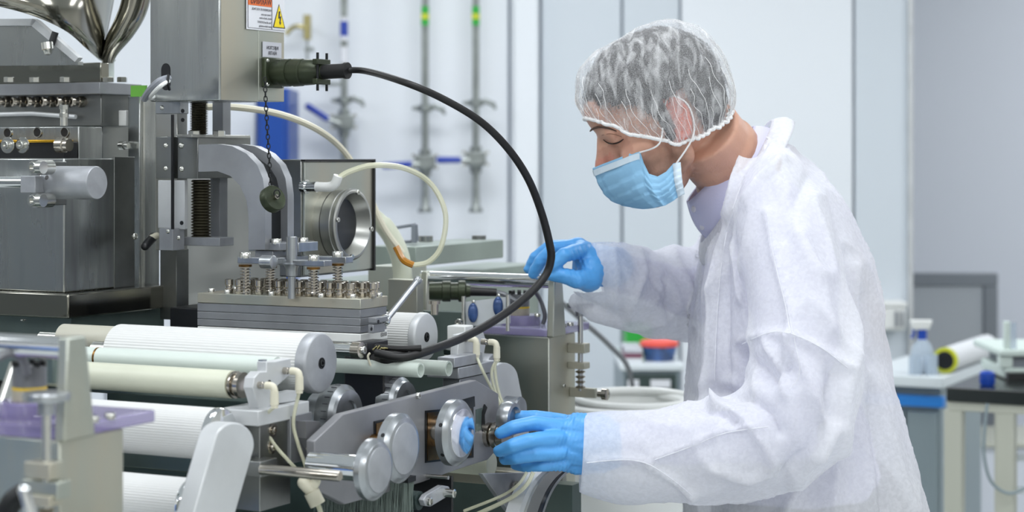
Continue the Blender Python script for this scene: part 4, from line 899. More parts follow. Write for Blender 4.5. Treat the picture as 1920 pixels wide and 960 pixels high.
# ================================================================== background
PY = 6.5
def vtube(t, u, v0, v1, r, mt, name, Y=PY): 
    a, b = at(u, v0, Y), at(u, v1, Y); MB().cyl(b, a, r, n=16).build(name, mt, t)
def gas_pipe(u, v0, end, clamp_v, valve_v, label, hand):
    t = thing('utility_pipe', label, 'pipe', at(u, end, PY), 'steel utility pipes on the wall')
    vtube(t, u, v0, end, px(6.5, PY), 'pipe_steel', 'pipe')
    for dv in (0, 1):
        pass
    c = at(u, clamp_v, PY)
    MB().lathe(c-Z*.012, Z, [(0, .02), (.004, .026), (.02, .026), (.024, .02)], 20).build('clamp_ring', 'pipe_steel', t)
    MB().cap(c+X*.03+Z*.006, c+X*.058-Z*.004, .009, .008).build('wing_nut', 'pipe_steel', t); MB().cap(c+X*.05, c+X*.064-Z*.016, .006, .006).build('wing_nut', 'pipe_steel', t)
    MB().cap(c-X*.03, c-X*.038, .008, .006).build('clamp_bolt', 'pipe_steel', t)
    c = at(u, valve_v, PY)
    MB().lathe(c-Z*.05, Z, [(0, .014), (.004, .02), (.012, .02), (.014, .016), (.025, .027), (.06, .027), (.075, .016), (.077, .02), (.088, .02), (.09, .014)], 20).build('valve_body', 'pipe_steel', t)
    MB().boxc(c-YY*.01, X, YY, Z, .034, .02, .022).build('valve_flange', 'pipe_steel', t, bev=.004)
    for a in (-1, 1):
        for b in (-1, 1): MB().cyl(c+X*.038*a+Z*.02*b-YY*.03, c+X*.038*a+Z*.02*b+YY*.01, .006, n=10).build('valve_bolt', 'steel_bright', t)
    h0, h1, h2 = hand; y = PY-.03
    MB().tube([at(*h0, y), at(*h1, y)], px(4, y), 8).build('lever', 'pipe_steel', t); MB().cap(at(*h1, y), at(*h2, y), px(6, y), px(6.5, y)).build('blue_grip', 'blue_handle', t)
    return t
t1 = gas_pipe(645, -160, 420, 188, 228, 'left utility pipe with its blue valve lever pointing up left', ((638, 232), (612, 222), (578, 200)))
t2 = gas_pipe(797, -160, 392, 203, 303, 'middle utility pipe with its valve lever hidden mostly behind the clear tube', ((786, 308), (768, 308), (722, 311)))
t3 = gas_pipe(892, -160, 388, 193, 297, 'right utility pipe, nearest the black cable arch, with level blue lever', ((880, 300), (860, 300), (824, 300)))
for t, u in ((t2, 797), (t3, 892)):
    MB().lathe(at(u, 398, PY), Z, [(0, .024), (.006, .024), (.02, .014), (.05, .013)], 20).build('pipe_foot', 'pipe_steel', t)
    MB().cyl(at(u, 48, PY), at(u, 12, PY), px(7.2, PY)).build('pipe_label', 'bin_green', t); MB().cyl(at(u, 36, PY), at(u, 26, PY), px(7.5, PY)).build('label_band', 'yellow_green', t)
MB().cyl(at(645, 76, PY), at(645, 32, PY), px(7.3, PY)).build('pipe_label', 'label_white', t1); MB().cyl(at(645, 68, PY), at(645, 40, PY), px(7.5, PY)).build('label_band', 'blue_handle', t1)
MB().cyl(at(645, 118, PY), at(645, 88, PY), px(7.3, PY)).build('pipe_label', 'label_white', t1)
MB().cyl(at(600, 158, PY), at(645, 158, PY), .006).build('side_branch', 'pipe_steel', t1)
MB().boxc(at(580, 93, PY), X, YY, Z, .014, .02, .006).build('wall_bracket', 'pipe_steel', t1)
t = thing('sample_tap', 'small brass tap on the wall left of the utility pipes', 'tap', at(576, 60, PY))
MB().cyl(at(576, 74, PY), at(576, 28, PY), .013).build('body', 'brass', t); MB().tube(sp([at(572, 52, PY), at(552, 50, PY), at(536, 64, PY)], 5), .008).build('spout', 'brass', t); MB().cyl(at(576, 74, PY), at(576, 118, PY), .004).build('stem', 'pipe_steel', t)
MB().cyl(at(576, 50, PY), at(576, 50, WY), .008).build('wall_stub', 'brass', t)
# blue cabinet
t = thing('blue_cabinet', 'deep blue cabinet glimpsed behind the heater box and chain', 'cabinet', W(0, 0, 0)); a = at(481, 165, 6.2); b = at(541, 900, 6.2); t.location = (a.x, 6.3, 0)
MB().box(a.x, b.x, 6.2, 6.5, .05, a.z).build('body', 'blue_paint', t, bev=.004); MB().box(a.x+.012, b.x-.012, 6.19, 6.2, .1, a.z-.02).build('door', 'blue_paint', t, bev=.003)
MB().box(a.x+.02, b.x-.02, 6.25, 6.45, 0, .05).build('plinth', 'dark_metal', t)
# shelf in the gap below the far arm
SY = 5.7
t = thing('drawer_cabinet', 'dark grey drawer cabinet with white drawer labels behind the lower arm', 'cabinet', at(1222, 700, SY+.2)); t.location.z = 0
a = at(1168, 682, SY); b = at(1274, 694, SY)
MB().box(a.x, b.x, SY, SY+.5, 0, b.z).build('carcass', 'cabinet_grey', t, bev=.003); MB().box(a.x-.01, b.x+.01, SY-.02, SY+.5, b.z, a.z).build('top', 'bench_white', t, bev=.003)
for i in range(4):
    z1 = b.z-.012-i*.16; MB().box(a.x+.01, b.x-.01, SY-.015, SY, z1-.15, z1).build('drawer', 'dark_green_metal', t, bev=.002)
for u0, u1 in ((1176, 1197), (1219, 1256)): MB().box(at(u0, 0, SY).x, at(u1, 0, SY).x, SY-.022, SY-.015, at(0, 725, SY).z, at(0, 711, SY).z).build('drawer_label', 'label_white', t)
top = a.z
def b2(name, label, cat, u0, u1, v0, y0, y1, mt, zb=None, bev=.004):
    o = MB().box(at(u0, 0, y0).x, at(u1, 0, y0).x, y0, y1, top if zb is None else zb, at(0, v0, y0).z).build(name, mt, bev=bev); tag(o, label, cat); return o
b2('storage_bin', 'bright green storage bin on top of the drawer cabinet', 'bin', 1174, 1224, 615, SY+.25, SY+.45, 'bin_green')
for i, (mt_, lb) in enumerate((('paper_white', 'bottom pale document folder of the stack on the drawer cabinet'), ('lid_dark', 'middle maroon document folder of the stack on the drawer cabinet'), ('label_grey', 'top grey document folder of the stack on the drawer cabinet'))):
    if mt_ == 'lid_dark': mat('lid_dark', (120, 70, 90), 0, .6)
    z_ = top+.012+i*.014-.012; o = MB().box(at(1172, 0, SY).x, at(1206, 0, SY).x, SY+.02, SY+.22, z_, z_+.013).build('folder', mt_, bev=.002); tag(o, lb, 'folder', 'folders on the drawer cabinet')
t = thing('food_tub', 'blue tub with red lid on the drawer cabinet', 'tub', at(1236, 682, SY+.1)); c = at(1236, 682, SY+.1); c.z = top
MB().lathe(c, Z, [(0, .043), (.042, .052), (.042, 0)], 32).build('tub', 'tub_blue', t); MB().lathe(c+Z*.042, Z, [(0, .056), (.006, .058), (.014, .056), (.018, .045), (.019, 0)], 32).build('lid', 'lid_red', t)
# white rings (coil of white rim tubs) between machine and technician
t = thing('white_tub_stack', 'two nested white oval tubs with thick rims behind the lower sleeve', 'tub', at(1180, 900, 3.7)); t.location.z = .78
def ring_pts(cu, cv, ru, ry, Y, n=40): c = at(cu, cv, Y); return [c+X*px(ru, Y)*math.cos(2*math.pi*i/n)+YY*ry*math.sin(2*math.pi*i/n) for i in range(n)]
for (cu, cv, ru, ry, r_, drop) in ((1190, 748, 108, .13, .008, .20), (1165, 758, 122, .16, .010, .26)):
    pts = ring_pts(cu, cv, ru, ry, 3.7); MB().tube(pts, r_, 10, closed=True).build('rim', 'plastic_white', t)
    cc = at(cu, cv, 3.7); MB().loft([[cc+(p_-cc)*s_-Z*drop*k_ for p_ in pts] for s_, k_ in ((1, 0), (.94, .5), (.86, 1))], caps=False).build('wall', 'plastic_white', t)
    MB().prism([cc+(p_-cc)*.86-Z*drop for p_ in pts], -Z*.004).build('bottom', 'plastic_white', t)
t = thing('trolley', 'grey trolley carrying the white oval tubs', 'trolley', (at(1180, 0, 3.7).x, 3.7, 0)); c = at(1180, 0, 3.7); zt_ = at(0, 758, 3.7).z-.262
MB().box(c.x-.22, c.x+.22, 3.5, 3.92, zt_-.03, zt_-.001).build('top', 'bench_white', t, bev=.004)
for a in (-1, 1):
    for b in (-1, 1): MB().cyl((c.x+.19*a, 3.71+.17*b, 0), (c.x+.19*a, 3.71+.17*b, zt_-.03), .012).build('leg', 'steel_bright', t)
# wall dispenser on the grey panel
t = thing('wall_dispenser', 'white glove dispenser on the wall panel behind the technician back', 'dispenser', at(1672, 600, WY-.05)); a, b = at(1646, 568, WY-.1), at(1697, 620, WY-.1)
MB().box(a.x, b.x, WY-.12, WY-.012, b.z, a.z).build('case', 'plastic_white', t, bev=.012); MB().box(a.x-.003, b.x+.003, WY-.125, WY-.012, a.z-.012, a.z+.004).build('lid', 'plastic_white', t, bev=.004)
for u_ in (1678, 1689): MB().box(at(u_, 0, WY-.12).x, at(u_+5, 0, WY-.12).x, WY-.128, WY-.12, at(0, 612, WY-.1).z, at(0, 582, WY-.1).z).build('slot', 'chair_frame', t, bev=.002)
# mesh chair
CY = 7.4
t = thing('mesh_chair', 'tall grey mesh screen in a dark frame behind the right bench', 'chair', at(1790, 700, CY)); t.location.z = 0
a, b = at(1680, 512, CY), at(1872, 700, CY)
MB().box(a.x, b.x, CY, CY+.03, a.z-.05, a.z).build('frame_rail', 'chair_frame', t, bev=.006); MB().box(b.x-.055, b.x, CY, CY+.03, b.z-.3, a.z-.05).build('frame_rail', 'chair_frame', t, bev=.006); MB().box(a.x, a.x+.05, CY, CY+.03, b.z-.3, a.z-.05).build('frame_rail', 'chair_frame', t, bev=.006)
g = MB(); x = a.x+.05
while x < b.x-.055: g.box(x, x+.0045, CY+.012, CY+.015, b.z-.25, a.z-.05); x += .007
z_ = b.z-.25
while z_ < a.z-.05: g.box(a.x+.05, b.x-.055, CY+.016, CY+.018, z_, z_+.0035); z_ += .007
o = g.build('mesh', 'mesh_grey', t); o['kind'] = 'stuff'
MB().box(a.x, b.x, CY, CY+.4, b.z-.36, b.z-.3).build('seat', 'chair_frame', t, bev=.02)
for dx in (.05, .45):
    for dy in (.03, .37): MB().cyl((a.x+dx, CY+dy, 0), (a.x+dx, CY+dy, b.z-.35), .015).build('leg', 'chair_frame', t)
# white bench
BY = 5.3
bd = cbox(BY, 1768, 1600, 708, 960, ur=1856); p0_, p1_, q0_, q1_, _, bt = bd
t = thing('lab_bench', 'pale lab bench with grey cabinet below, at the right wall end', 'bench', W((p0_+p1_)/2, (q0_+q1_)/2, 0))
MB().boxm(p0_, p1_, q0_, q1_, bt-.03, bt).build('bench_top', 'bench_white', t, bev=.003)
MB().boxm(p0_+.02, p1_-.02, q0_+.05, q1_-.02, 0, bt-.03).build('cabinet', 'cabinet_grey', t, bev=.003)
MB().boxm(p0_+.02, p1_-.005, q0_+.02, q0_+.05, bt-.085, bt-.055).build('blue_strip', 'blue_bright', t, bev=.003)
pm_ = (p0_*.45+p1_*.55)
for a_, b_ in ((p0_+.03, pm_-.004), (pm_+.004, p1_-.025)): MB().boxm(a_, b_, q0_+.035, q0_+.05, .1, bt-.10).build('cabinet_door', 'cabinet_grey', t, bev=.003)
# spray bottle
bs = BY+.12; c = at(1729, 0, bs); c.z = bt
t = thing('spray_bottle', 'clear spray bottle with white head and blue collar on the pale bench', 'bottle', c)
MB().lathe(c, Z, [(0, .03), (.003, .033), (.05, .033), (.075, .026), (.092, .012), (.095, .011)], 28).build('bottle', 'bottle_clear', t)
MB().cyl(c+Z*.092, c+Z*.118, .013).build('blue_collar', 'blue_liquid', t)
MB().hexa([c+V(p_) for p_ in ((-.026, -.012, .118), (.018, -.012, .118), (.018, .012, .118), (-.026, .012, .118), (-.034, -.012, .145), (.028, -.012, .145), (.028, .012, .145), (-.034, .012, .145))]).build('spray_head', 'plastic_white', t, bev=.004)
MB().tube([c+V((-.024, 0, .122)), c+V((-.022, 0, .108)), c+V((-.03, 0, .095))], .004).build('trigger', 'blue_liquid', t)
for (u_, hh_, lb) in ((1716, .05, 'short clear jar left of the spray bottle'), (1746, .055, 'short clear jar right of the spray bottle')):
    cc = at(u_, 0, bs-.05); cc.z = bt; k = MB().lathe(cc, Z, [(0, .018), (hh_, .018), (hh_, .015), (.004, .015), (.004, 0)], 24).build('clear_jar', 'bottle_clear'); tag(k, lb, 'jar', 'jars on the pale bench')
# paper roll
a = at(1772, 0, BY+.10); a.z = bt+.036; b = at(1850, 0, BY+.5); b.z = bt+.036; d_ = (b-a).normalized()
t = thing('paper_roll', 'white roll with yellow-green rim and dark hollow core lying on the bench', 'roll', a-Z*.036)
L2 = (b-a).length; MB().lathe(a, d_, [(0, .030), (0, .034), (L2, .034), (L2, 0)], 32).build('roll', 'paper_white', t); MB().lathe(a-d_*.002, d_, [(0, .024), (0, .035), (.008, .0352), (.008, .024)], 32).build('rim', 'yellow_green', t); MB().cyl(a-d_*.0045, a-d_*.001, .025).build('core', 'black_plastic', t)
# black table with steel frame
TY = 4.7; c = at(1774, 726, TY); tz = c.z; tp, tq = mc(c)
def tb(a, b, c_, d_, e, f): return MB().boxm(tp+a, tp+b, tq+c_, tq+d_, e, f)
t = thing('black_table', 'black-topped table on pale steel frame at the right edge', 'table', W(tp+.4, tq+.2, 0))
tb(0, .9, 0, .45, tz-.034, tz).build('table_top', 'black_top', t, bev=.003); tb(0, .9, .01, .05, tz-.056, tz-.034).build('frame_rail', 'bench_leg', t, bev=.002); tb(0, .9, .40, .44, tz-.056, tz-.034).build('frame_rail', 'bench_leg', t, bev=.002)
for a_ in (-.008, .115, .84): tb(a_, a_+.042, .01, .05, 0, tz-.056).build('leg', 'bench_leg', t, bev=.002)
for a_ in (.02, .84): tb(a_, a_+.04, .40, .44, 0, tz-.056).build('leg', 'bench_leg', t, bev=.002)
for v_ in (845, 905): tb(.03, .84, .41, .425, at(0, v_+12, TY+.4).z, at(0, v_, TY+.4).z).build('cross_rail', 'bench_white', t, bev=.002)
tube_thing('thin_cord', 'thin dark cord dangling from the black table to the right edge', [at(1851, 757, TY-.09), at(1846, 810, TY-.09), at(1846, 860, TY-.09), at(1860, 905, TY-.09), at(1895, 925, TY-.09), at(1940, 905, TY-.09)], .004, 'cabinet_grey', 'cord')
# equipment
e_ = TY+.15; x1 = at(1884, 0, e_).x
t = thing('white_instrument', 'pale mint lab instrument with dark slots on the black table', 'instrument', (x1+.2, e_+.1, tz))
MB().box(x1, x1+.6, e_, e_+.25, tz+.001, at(0, 690, e_).z).build('base', 'equipment_mint', t, bev=.006); MB().box(x1-.015, x1+.6, e_-.01, e_+.27, at(0, 668, e_).z, at(0, 655, e_).z).build('upper_tray', 'equipment_mint', t, bev=.004)
MB().box(x1+.02, x1+.6, e_+.01, e_+.24, at(0, 690, e_).z, at(0, 668, e_).z).build('dark_core', 'chair_frame', t); MB().box(x1-.012, x1+.02, e_, e_+.03, at(0, 690, e_).z, at(0, 668, e_).z).build('corner_post', 'equipment_mint', t, bev=.002)
MB().box(x1+.0, x1+.014, e_, e_+.02, at(0, 655, e_).z, at(0, 603, e_).z).build('mast', 'equipment_mint', t, bev=.002); MB().box(x1+.014, x1+.03, e_+.003, e_+.006, at(0, 655, e_).z, at(0, 605, e_).z).build('glass_pane', 'bottle_clear', t)
MB().box(x1+.0, x1+.6, e_-.03, e_-.002, tz+.001, tz+.02).build('front_ledge', 'black_plastic', t)
c = at(1851, 728, TY+.04); c.z = tz; o = MB().lathe(c, Z, [(0, .016), (.008, .019), (.03, .018), (.034, .012), (.034, 0)], 24).build('blue_jar', 'blue_liquid'); tag(o, 'small blue round jar on the black table corner', 'jar')
# low grey cabinet + bin beyond the table
t = thing('low_cabinet', 'low pale cabinet standing behind the black table', 'cabinet', (2.3, 7.0, 0)); MB().box(at(1800, 0, 6.9).x, 3.4, 6.9, 7.3, 0, at(0, 838, 6.9).z).build('body', 'wall_far', t, bev=.006); MB().box(at(1800, 0, 6.9).x-.01, 3.4, 6.88, 7.3, at(0, 838, 6.9).z, at(0, 828, 6.9).z).build('top', 'bench_leg', t, bev=.004)
# flat beam across the far wall


# ---- guessed cupboards out of view, added to give the steel something to reflect
def cupboard(x0, x1, y0, y1, h, mt, lb, face):
    t = thing('reflection_cupboard', lb, 'cupboard', ((x0+x1)/2, (y0+y1)/2, 0), 'unseen cupboards added for reflections')
    MB().box(x0, x1, y0, y1, 0, h).build('carcass', mt, t, bev=.005)
    if face == 'x':
        ym = (y0+y1)/2
        for a, b in ((y0+.01, ym-.005), (ym+.005, y1-.01)): MB().box(x1, x1+.018, a, b, .08, h-.02).build('door', mt, t, bev=.003)
        for a in (ym-.04, ym+.04): MB().cyl((x1+.035, a, h*.5-.08), (x1+.035, a, h*.5+.08), .007).build('handle', 'steel_bright', t)
    else:
        xm = (x0+x1)/2
        for a, b in ((x0+.01, xm-.005), (xm+.005, x1-.01)): MB().box(a, b, y1, y1+.018, .08, h-.02).build('door', mt, t, bev=.003)
        for a in (xm-.04, xm+.04): MB().cyl((a, y1+.035, h*.5-.08), (a, y1+.035, h*.5+.08), .007).build('handle', 'steel_bright', t)
mat('cupboard_dark', (108, 114, 118), 0, .4); mat('cupboard_blue', (95, 135, 205), 0, .4)
cupboard(-4.18, -3.7, .95, 1.95, 2.0, 'cupboard_dark', 'dark grey two-door cupboard on the left wall, out of view, added for reflections', 'x')
cupboard(-4.18, -3.7, -.15, .55, 1.55, 'cupboard_blue', 'blue two-door cupboard on the left wall, out of view, added for reflections', 'x')
cupboard(-4.18, -3.7, -1.5, -.5, 2.0, 'cupboard_dark', 'second dark grey cupboard on the left wall behind the camera, out of view, added for reflections', 'x')
cupboard(-2.4, -1.3, -2.58, -2.1, 2.0, 'cupboard_dark', 'dark grey cupboard against the wall behind the camera, out of view, added for reflections', 'y')
# ================================================================== THE TECHNICIAN
PYc = 2.95                      # depth of the body's mid-plane
HYc = 2.88
hf = V((-math.cos(math.radians(28)), 0, -math.sin(math.radians(28)))); ht = V((-math.sin(math.radians(28)), 0, math.cos(math.radians(28)))); hs = V((0, -1, 0))
HC = at(1266, 225, 2.80); HC.y = HYc
def hl(f, s, t): return HC+hf*f+hs*s+ht*t
hax = (hf, hs, ht)
person = None
# -- head + neck + torso + arms + legs in one skin
b = MB()
b.ell(hl(.0, 0, .035), (.097, .074, .092), hax, 24, 16)
b.ell(hl(.043, 0, .0), (.055, .058, .085), hax, 20, 14)
b.ell(hl(.048, 0, -.055), (.048, .050, .045), hax)
b.cap(hl(.072, 0, -.088), hl(.080, 0, -.082), .016, .016)
for s in (-1, 1):
    b.cap(hl(.010, s*.048, -.052), hl(.070, s*.014, -.084), .016, .015); b.cap(hl(.008, s*.056, -.01), hl(.010, s*.049, -.052), .018, .016)
    b.cap(hl(.092, s*.012, .030), hl(.086, s*.040, .028), .0125, .012)     # brow ridge
    b.cap(hl(.078, s*.040, -.018), hl(.050, s*.054, -.012), .016, .015)   # cheek bone
    b.ell(hl(.083, s*.031, .017), (.0125,)*3, hax)                       # lids over lowered eyes
    b.ell(hl(.108, s*.010, -.022), (.010, .008, .008), hax)              # nostril wings
    b.ell(hl(-.006, s*.071, .0), (.017, .005, .031), ((hf*.97+ht*.2).normalized(), (hs+hf*.3*-s*s).normalized(), ht), 14, 10)   # ear
    b.tube(sp([hl(.006, s*.073, -.024), hl(-.006, s*.075, -.030), hl(-.02, s*.078, -.008), hl(-.022, s*.079, .014), hl(-.008, s*.078, .032), hl(.008, s*.075, .026), hl(.010, s*.073, .010)], 4), .0036, 8)
b.tube([hl(.100, 0, .024), hl(.110, 0, .006), hl(.121, 0, -.012), hl(.122, 0, -.019)], [.009, .009, .0105, .0115], 12)
for s in (-1, 1): b.cap(hl(.094, s*.012, .006), hl(.102, s*.015, -.018), .010, .011)
b.cap(hl(.10, 0, -.04), hl(.098, 0, -.062), .014, .014)
b.ell(hl(.085, 0, .055), (.024, .052, .035), hax)                        # forehead
nk0 = hl(-.035, 0, -.035); nk1 = at(1395, 335, PYc); nk1.y = PYc
b.tube(sp([nk0, (nk0+nk1)/2+V((-.004, 0, .002)), nk1], 6), [.056, .060, .068], 20)
sh = {}
hipc = at(1500, 1000, PYc); chest = at(1440, 490, PYc)
b.ell(chest, (.07, .12, .12)); b.ell(at(1475, 640, PYc), (.10, .14, .19)); b.ell(hipc, (.13, .17, .14))
NSH = at(1448, 440, PYc); NSH.y = 2.81; FSH = at(1428, 440, PYc); FSH.y = 3.11
NEL = at(1478, 812, 2.70); NWR = at(1100, 834, 2.70)
FEL = at(1330, 560, 3.22); FWR = at(1118, 500, 3.02)
for s_, e_, w_ in ((NSH, NEL, NWR), (FSH, FEL, FWR)):
    b.cap(s_, e_, .038, .028); b.cap(e_, w_, .028, .020)
b.cap(FSH, NSH, .045, .045)
for s in (-1, 1):
    h = V((hipc.x, PYc+s*.09, hipc.z-.05)); kn = V((hipc.x-.03, PYc+s*.10, .50)); an = V((hipc.x+.04, PYc+s*.11, .09))
    b.cap(h, kn, .085, .058); b.cap(kn, an, .058, .04); b.cap(an, an+V((-.14, 0, -.045)), .04, .03)
# -- hands: chains of joints (world points) with radii
def jt(l, Y): return [at(u, v, y) for (u, v, y) in l]
near = {
 'index': ([(1048, 800, 2.685), (1000, 793, 2.675), (962, 801, 2.672), (938, 812, 2.675)], [.0115, .0105, .0098, .0085]),
 'middle': ([(1046, 822, 2.672), (995, 826, 2.650), (962, 835, 2.650), (936, 846, 2.665)], [.012, .011, .0102, .0088]),
 'ring': ([(1050, 848, 2.672), (1005, 851, 2.655), (970, 858, 2.660), (946, 861, 2.68)], [.0115, .0105, .0095, .0082]),
 'little': ([(1056, 869, 2.682), (1015, 872, 2.675), (985, 874, 2.685), (967, 872, 2.70)], [.0105, .0092, .0085, .0075]),
 'thumb': ([(1080, 800, 2.715), (1040, 790, 2.735), (1005, 784, 2.745), (975, 782, 2.735)], [.015, .0125, .011, .0095])}
nearpalm = [((1082, 812, 2.695), (1048, 800, 2.69), .022, .0135), ((1085, 830, 2.69), (1048, 824, 2.682), .023, .0145), ((1085, 848, 2.69), (1050, 847, 2.682), .022, .014), ((1085, 862, 2.70), (1056, 866, 2.69), .020, .013), ((1120, 834, 2.70), (1085, 832, 2.697), .033, .030), ((1095, 850, 2.70), (1070, 858, 2.70), .022, .02)]
far = {
 'index': ([(1092, 468, 2.99), (1058, 478, 2.95), (1038, 497, 2.95), (1024, 516, 2.965)], [.0125, .0115, .0105, .0088]),
 'middle': ([(1080, 462, 3.01), (1038, 466, 3.0), (1013, 490, 3.005), (1000, 513, 3.015)], [.0125, .011, .010, .0088]),
 'ring': ([(1078, 462, 3.035), (1030, 463, 3.04), (1004, 482, 3.045), (991, 505, 3.05)], [.0115, .010, .0092, .008]),
 'little': ([(1080, 466, 3.06), (1045, 468, 3.075), (1015, 480, 3.08), (1000, 500, 3.08)], [.0105, .009, .0085, .0075]),
 'thumb': ([(1108, 525, 2.975), (1082, 524, 2.955), (1058, 517, 2.95), (1036, 516, 2.955)], [.018, .014, .012, .0095])}
farpalm = [((1105, 492, 3.0), (1092, 470, 2.995), .026, .016), ((1108, 488, 3.015), (1085, 464, 3.01), .025, .016), ((1108, 486, 3.03), (1082, 464, 3.03), .024, .014), ((1110, 490, 3.04), (1084, 468, 3.05), .021, .0125), ((1150, 500, 3.02), (1112, 498, 3.01), .032, .032), ((1112, 505, 2.99), (1104, 524, 2.98), .024, .02)]
def hand(mb, fing, palm, dr=0):
    for pts, rs in fing.values():
        q_ = [at(*p_) for p_ in pts]
        for a, c_, r0, r1 in zip(q_[:-1], q_[1:], rs[:-1], rs[1:]): mb.cap(a, c_, r0-dr, r1-dr, 12)
    for a, c_, r0, r1 in palm: mb.cap(at(*a), at(*c_), r0-dr, r1-dr, 14)
hand(b, near, nearpalm, .0042); hand(b, far, farpalm, .0042)
b.cap(NWR, at(1085, 833, 2.697), .022, .024); b.cap(FWR, at(1112, 498, 3.015), .022, .022)
vs, ns, fs = finish_remesh(b, .0042, 3, .5)
person = raw_obj('person', vs, fs, 'skin')
tag(person, 'technician in white coat, hairnet and blue mask bending over the machine', 'person')
ca_ = person.data.color_attributes.new('tint', 'FLOAT_COLOR', 'POINT'); base = lin((208, 160, 138)); stub = lin((140, 108, 92)); red = lin((214, 120, 108)); pale = lin((205, 165, 146))
def mixc(a, b_, f): f = max(0, min(1, f)); return [x*(1-f)+y*f for x, y in zip(a, b_)]
for i, v in enumerate(vs):
    d = v-HC; f, s, t = d.dot(hf), d.dot(hs), d.dot(ht); c = list(base)
    if d.length < .2:
        nz = noise.noise(v*140)*.5+noise.noise(v*60)*.5
        st = min(1, max(0, (-.022-t)/.02))*min(1, max(0, (f+.01)/.02))*min(1, max(0, (t+.125)/.03)) if f > -.02 else 0
        c = mixc(c, stub, st*(.55+.5*nz))
        if abs(s) > .07 and abs(t) < .045 and -.035 < f < .02: c = mixc(c, red, .75)
        if f > .1 and t < .0: c = mixc(c, red, .45)
        if abs(t) < .012 and f > .07: c = mixc(c, lin((165, 110, 95)), .35)
    if d.length > .1 and f < .02: c = mixc(c, lin((178, 132, 106)), min(1, (d.length-.1)/.04)*.7)
    ca_.data[i].color = c
# eye line, brow: laid on the surface of the near side and mirrored to the far side
bpts = [(v, n_) for v, n_ in zip(vs, ns) if (v-HC).length < .17 and v.y < HYc and n_.y < .2]
def onface(u, v):
    best = sorted(((p_.x/p_.y*F+960-u)**2+(HV-(p_.z-CH)/p_.y*F-v)**2, k) for k, (p_, n_) in enumerate(bpts))[:3]
    y = min(bpts[k][0].y for _, k in best); return at(u, v, y)
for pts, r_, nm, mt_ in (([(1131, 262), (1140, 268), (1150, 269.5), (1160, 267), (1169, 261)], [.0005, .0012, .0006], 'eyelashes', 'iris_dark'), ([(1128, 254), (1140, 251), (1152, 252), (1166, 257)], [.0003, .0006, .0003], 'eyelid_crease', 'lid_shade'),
        ([(1107, 246), (1113, 241), (1124, 238), (1140, 240), (1156, 246)], [.0008, .0019, .0008], 'eyebrow', 'eyebrow_hair')):
    l_ = sp([onface(*p_) for p_ in pts], 4); m_ = len(l_); rr = [r_[0]+(r_[1]-r_[0])*math.sin(math.pi*k/(m_-1)) for k in range(m_)]
    MB().tube(l_, rr, 6).build(nm, mt_, person); MB().tube([V((p_.x, 2*HYc-p_.y, p_.z)) for p_ in l_], rr, 6).build(nm, mt_, person)
# -- hair
def sell(c, rad, f_, s_, t_, ex=2.3):
    """point on a rounded-box ellipsoid in head axes for a direction"""
    k = (abs(f_/rad[0])**ex+abs(s_/rad[1])**ex+abs(t_/rad[2])**ex)**(-1/ex); return c[0]+f_*k, c[1]+s_*k, c[2]+t_*k
NC = (.004, 0, .038); NR = (.109, .093, .106)
vs, fs = [], []
nu, nv = 120, 60
for i in range(nv+1):
    th = math.pi*i/nv*.78
    for j in range(nu):
        ph = 2*math.pi*j/nu; f, s, t = sell(NC, (NR[0]-.009, NR[1]-.007, NR[2]-.010), math.sin(th)*math.cos(ph), math.sin(th)*math.sin(ph), math.cos(th))
        n_ = noise.noise(V((f*60, s*60, t*60)))*.004+noise.noise(V((f*170, s*170, t*120)))*.0025
        k = 1+n_/.1; vs.append((f*k, s*k, t*k))
def hairline(f, s):
    a = abs(s)
    if f > .085: return .082+(.0 if a < .03 else (a-.03)*.5)
    if f > .045: return .072-(.085-f)*.5+(.0)
    if f > .022: return .052-(.045-f)*1.6
    if f > .006: return -.028
    if f > -.034: return .034
    return -.045
for i in range(nv):
    for j in range(nu):
        q_ = (i*nu+j, i*nu+(j+1) % nu, (i+1)*nu+(j+1) % nu, (i+1)*nu+j); m_ = [sum(vs[a][k] for a in q_)/4 for k in range(3)]
        if m_[2] > hairline(m_[0], m_[1])+noise.noise(V(m_)*90)*.008: fs.append(q_)
o = raw_obj('hair', [hl(*v) for v in vs], fs, 'hair_dark', person, label='short dark hair seen through the net')
sd = o.modifiers.new('s', 'SOLIDIFY'); sd.thickness = .004; sd.offset = 1
random.seed(3); g = MB()
for f_ in random.sample(fs, 3600)+[f_ for f_ in random.sample(fs, 3600)]:
    a = V(vs[f_[0]]).lerp(V(vs[f_[2]]), random.random())
    if a.z < .012+max(0, a.x)*.3 and a.z < .05: continue
    nrm = (a-V((0, 0, .03))).normalized(); tg = (V((.2, 0, -1))+V((random.uniform(-.9, .9), random.uniform(-.9, .9), random.uniform(-.9, .9)))).normalized()
    tg = (tg-nrm*tg.dot(nrm)).normalized(); sd_ = nrm.cross(tg)*.00035; L_ = random.uniform(.007, .014); cv = random.uniform(-.5, .5)
    pts = [a+nrm*(.0035+.0015*math.sin(k*1.6))+tg*L_*k/3+sd_.normalized()*cv*L_*(k/3)**2 for k in range(4)]
    ws = [hl(*p_) for p_ in pts]; sw = hl(*sd_)-HC
    g.add([x for p_ in ws for x in (p_-sw, p_+sw)], [(0, 1, 3, 2), (2, 3, 5, 4), (4, 5, 7, 6)])
n0 = len(g.v); me_ = raw_obj('hair_strands', g.v, g.f, 'hair_strand', o); me_['kind'] = 'stuff'
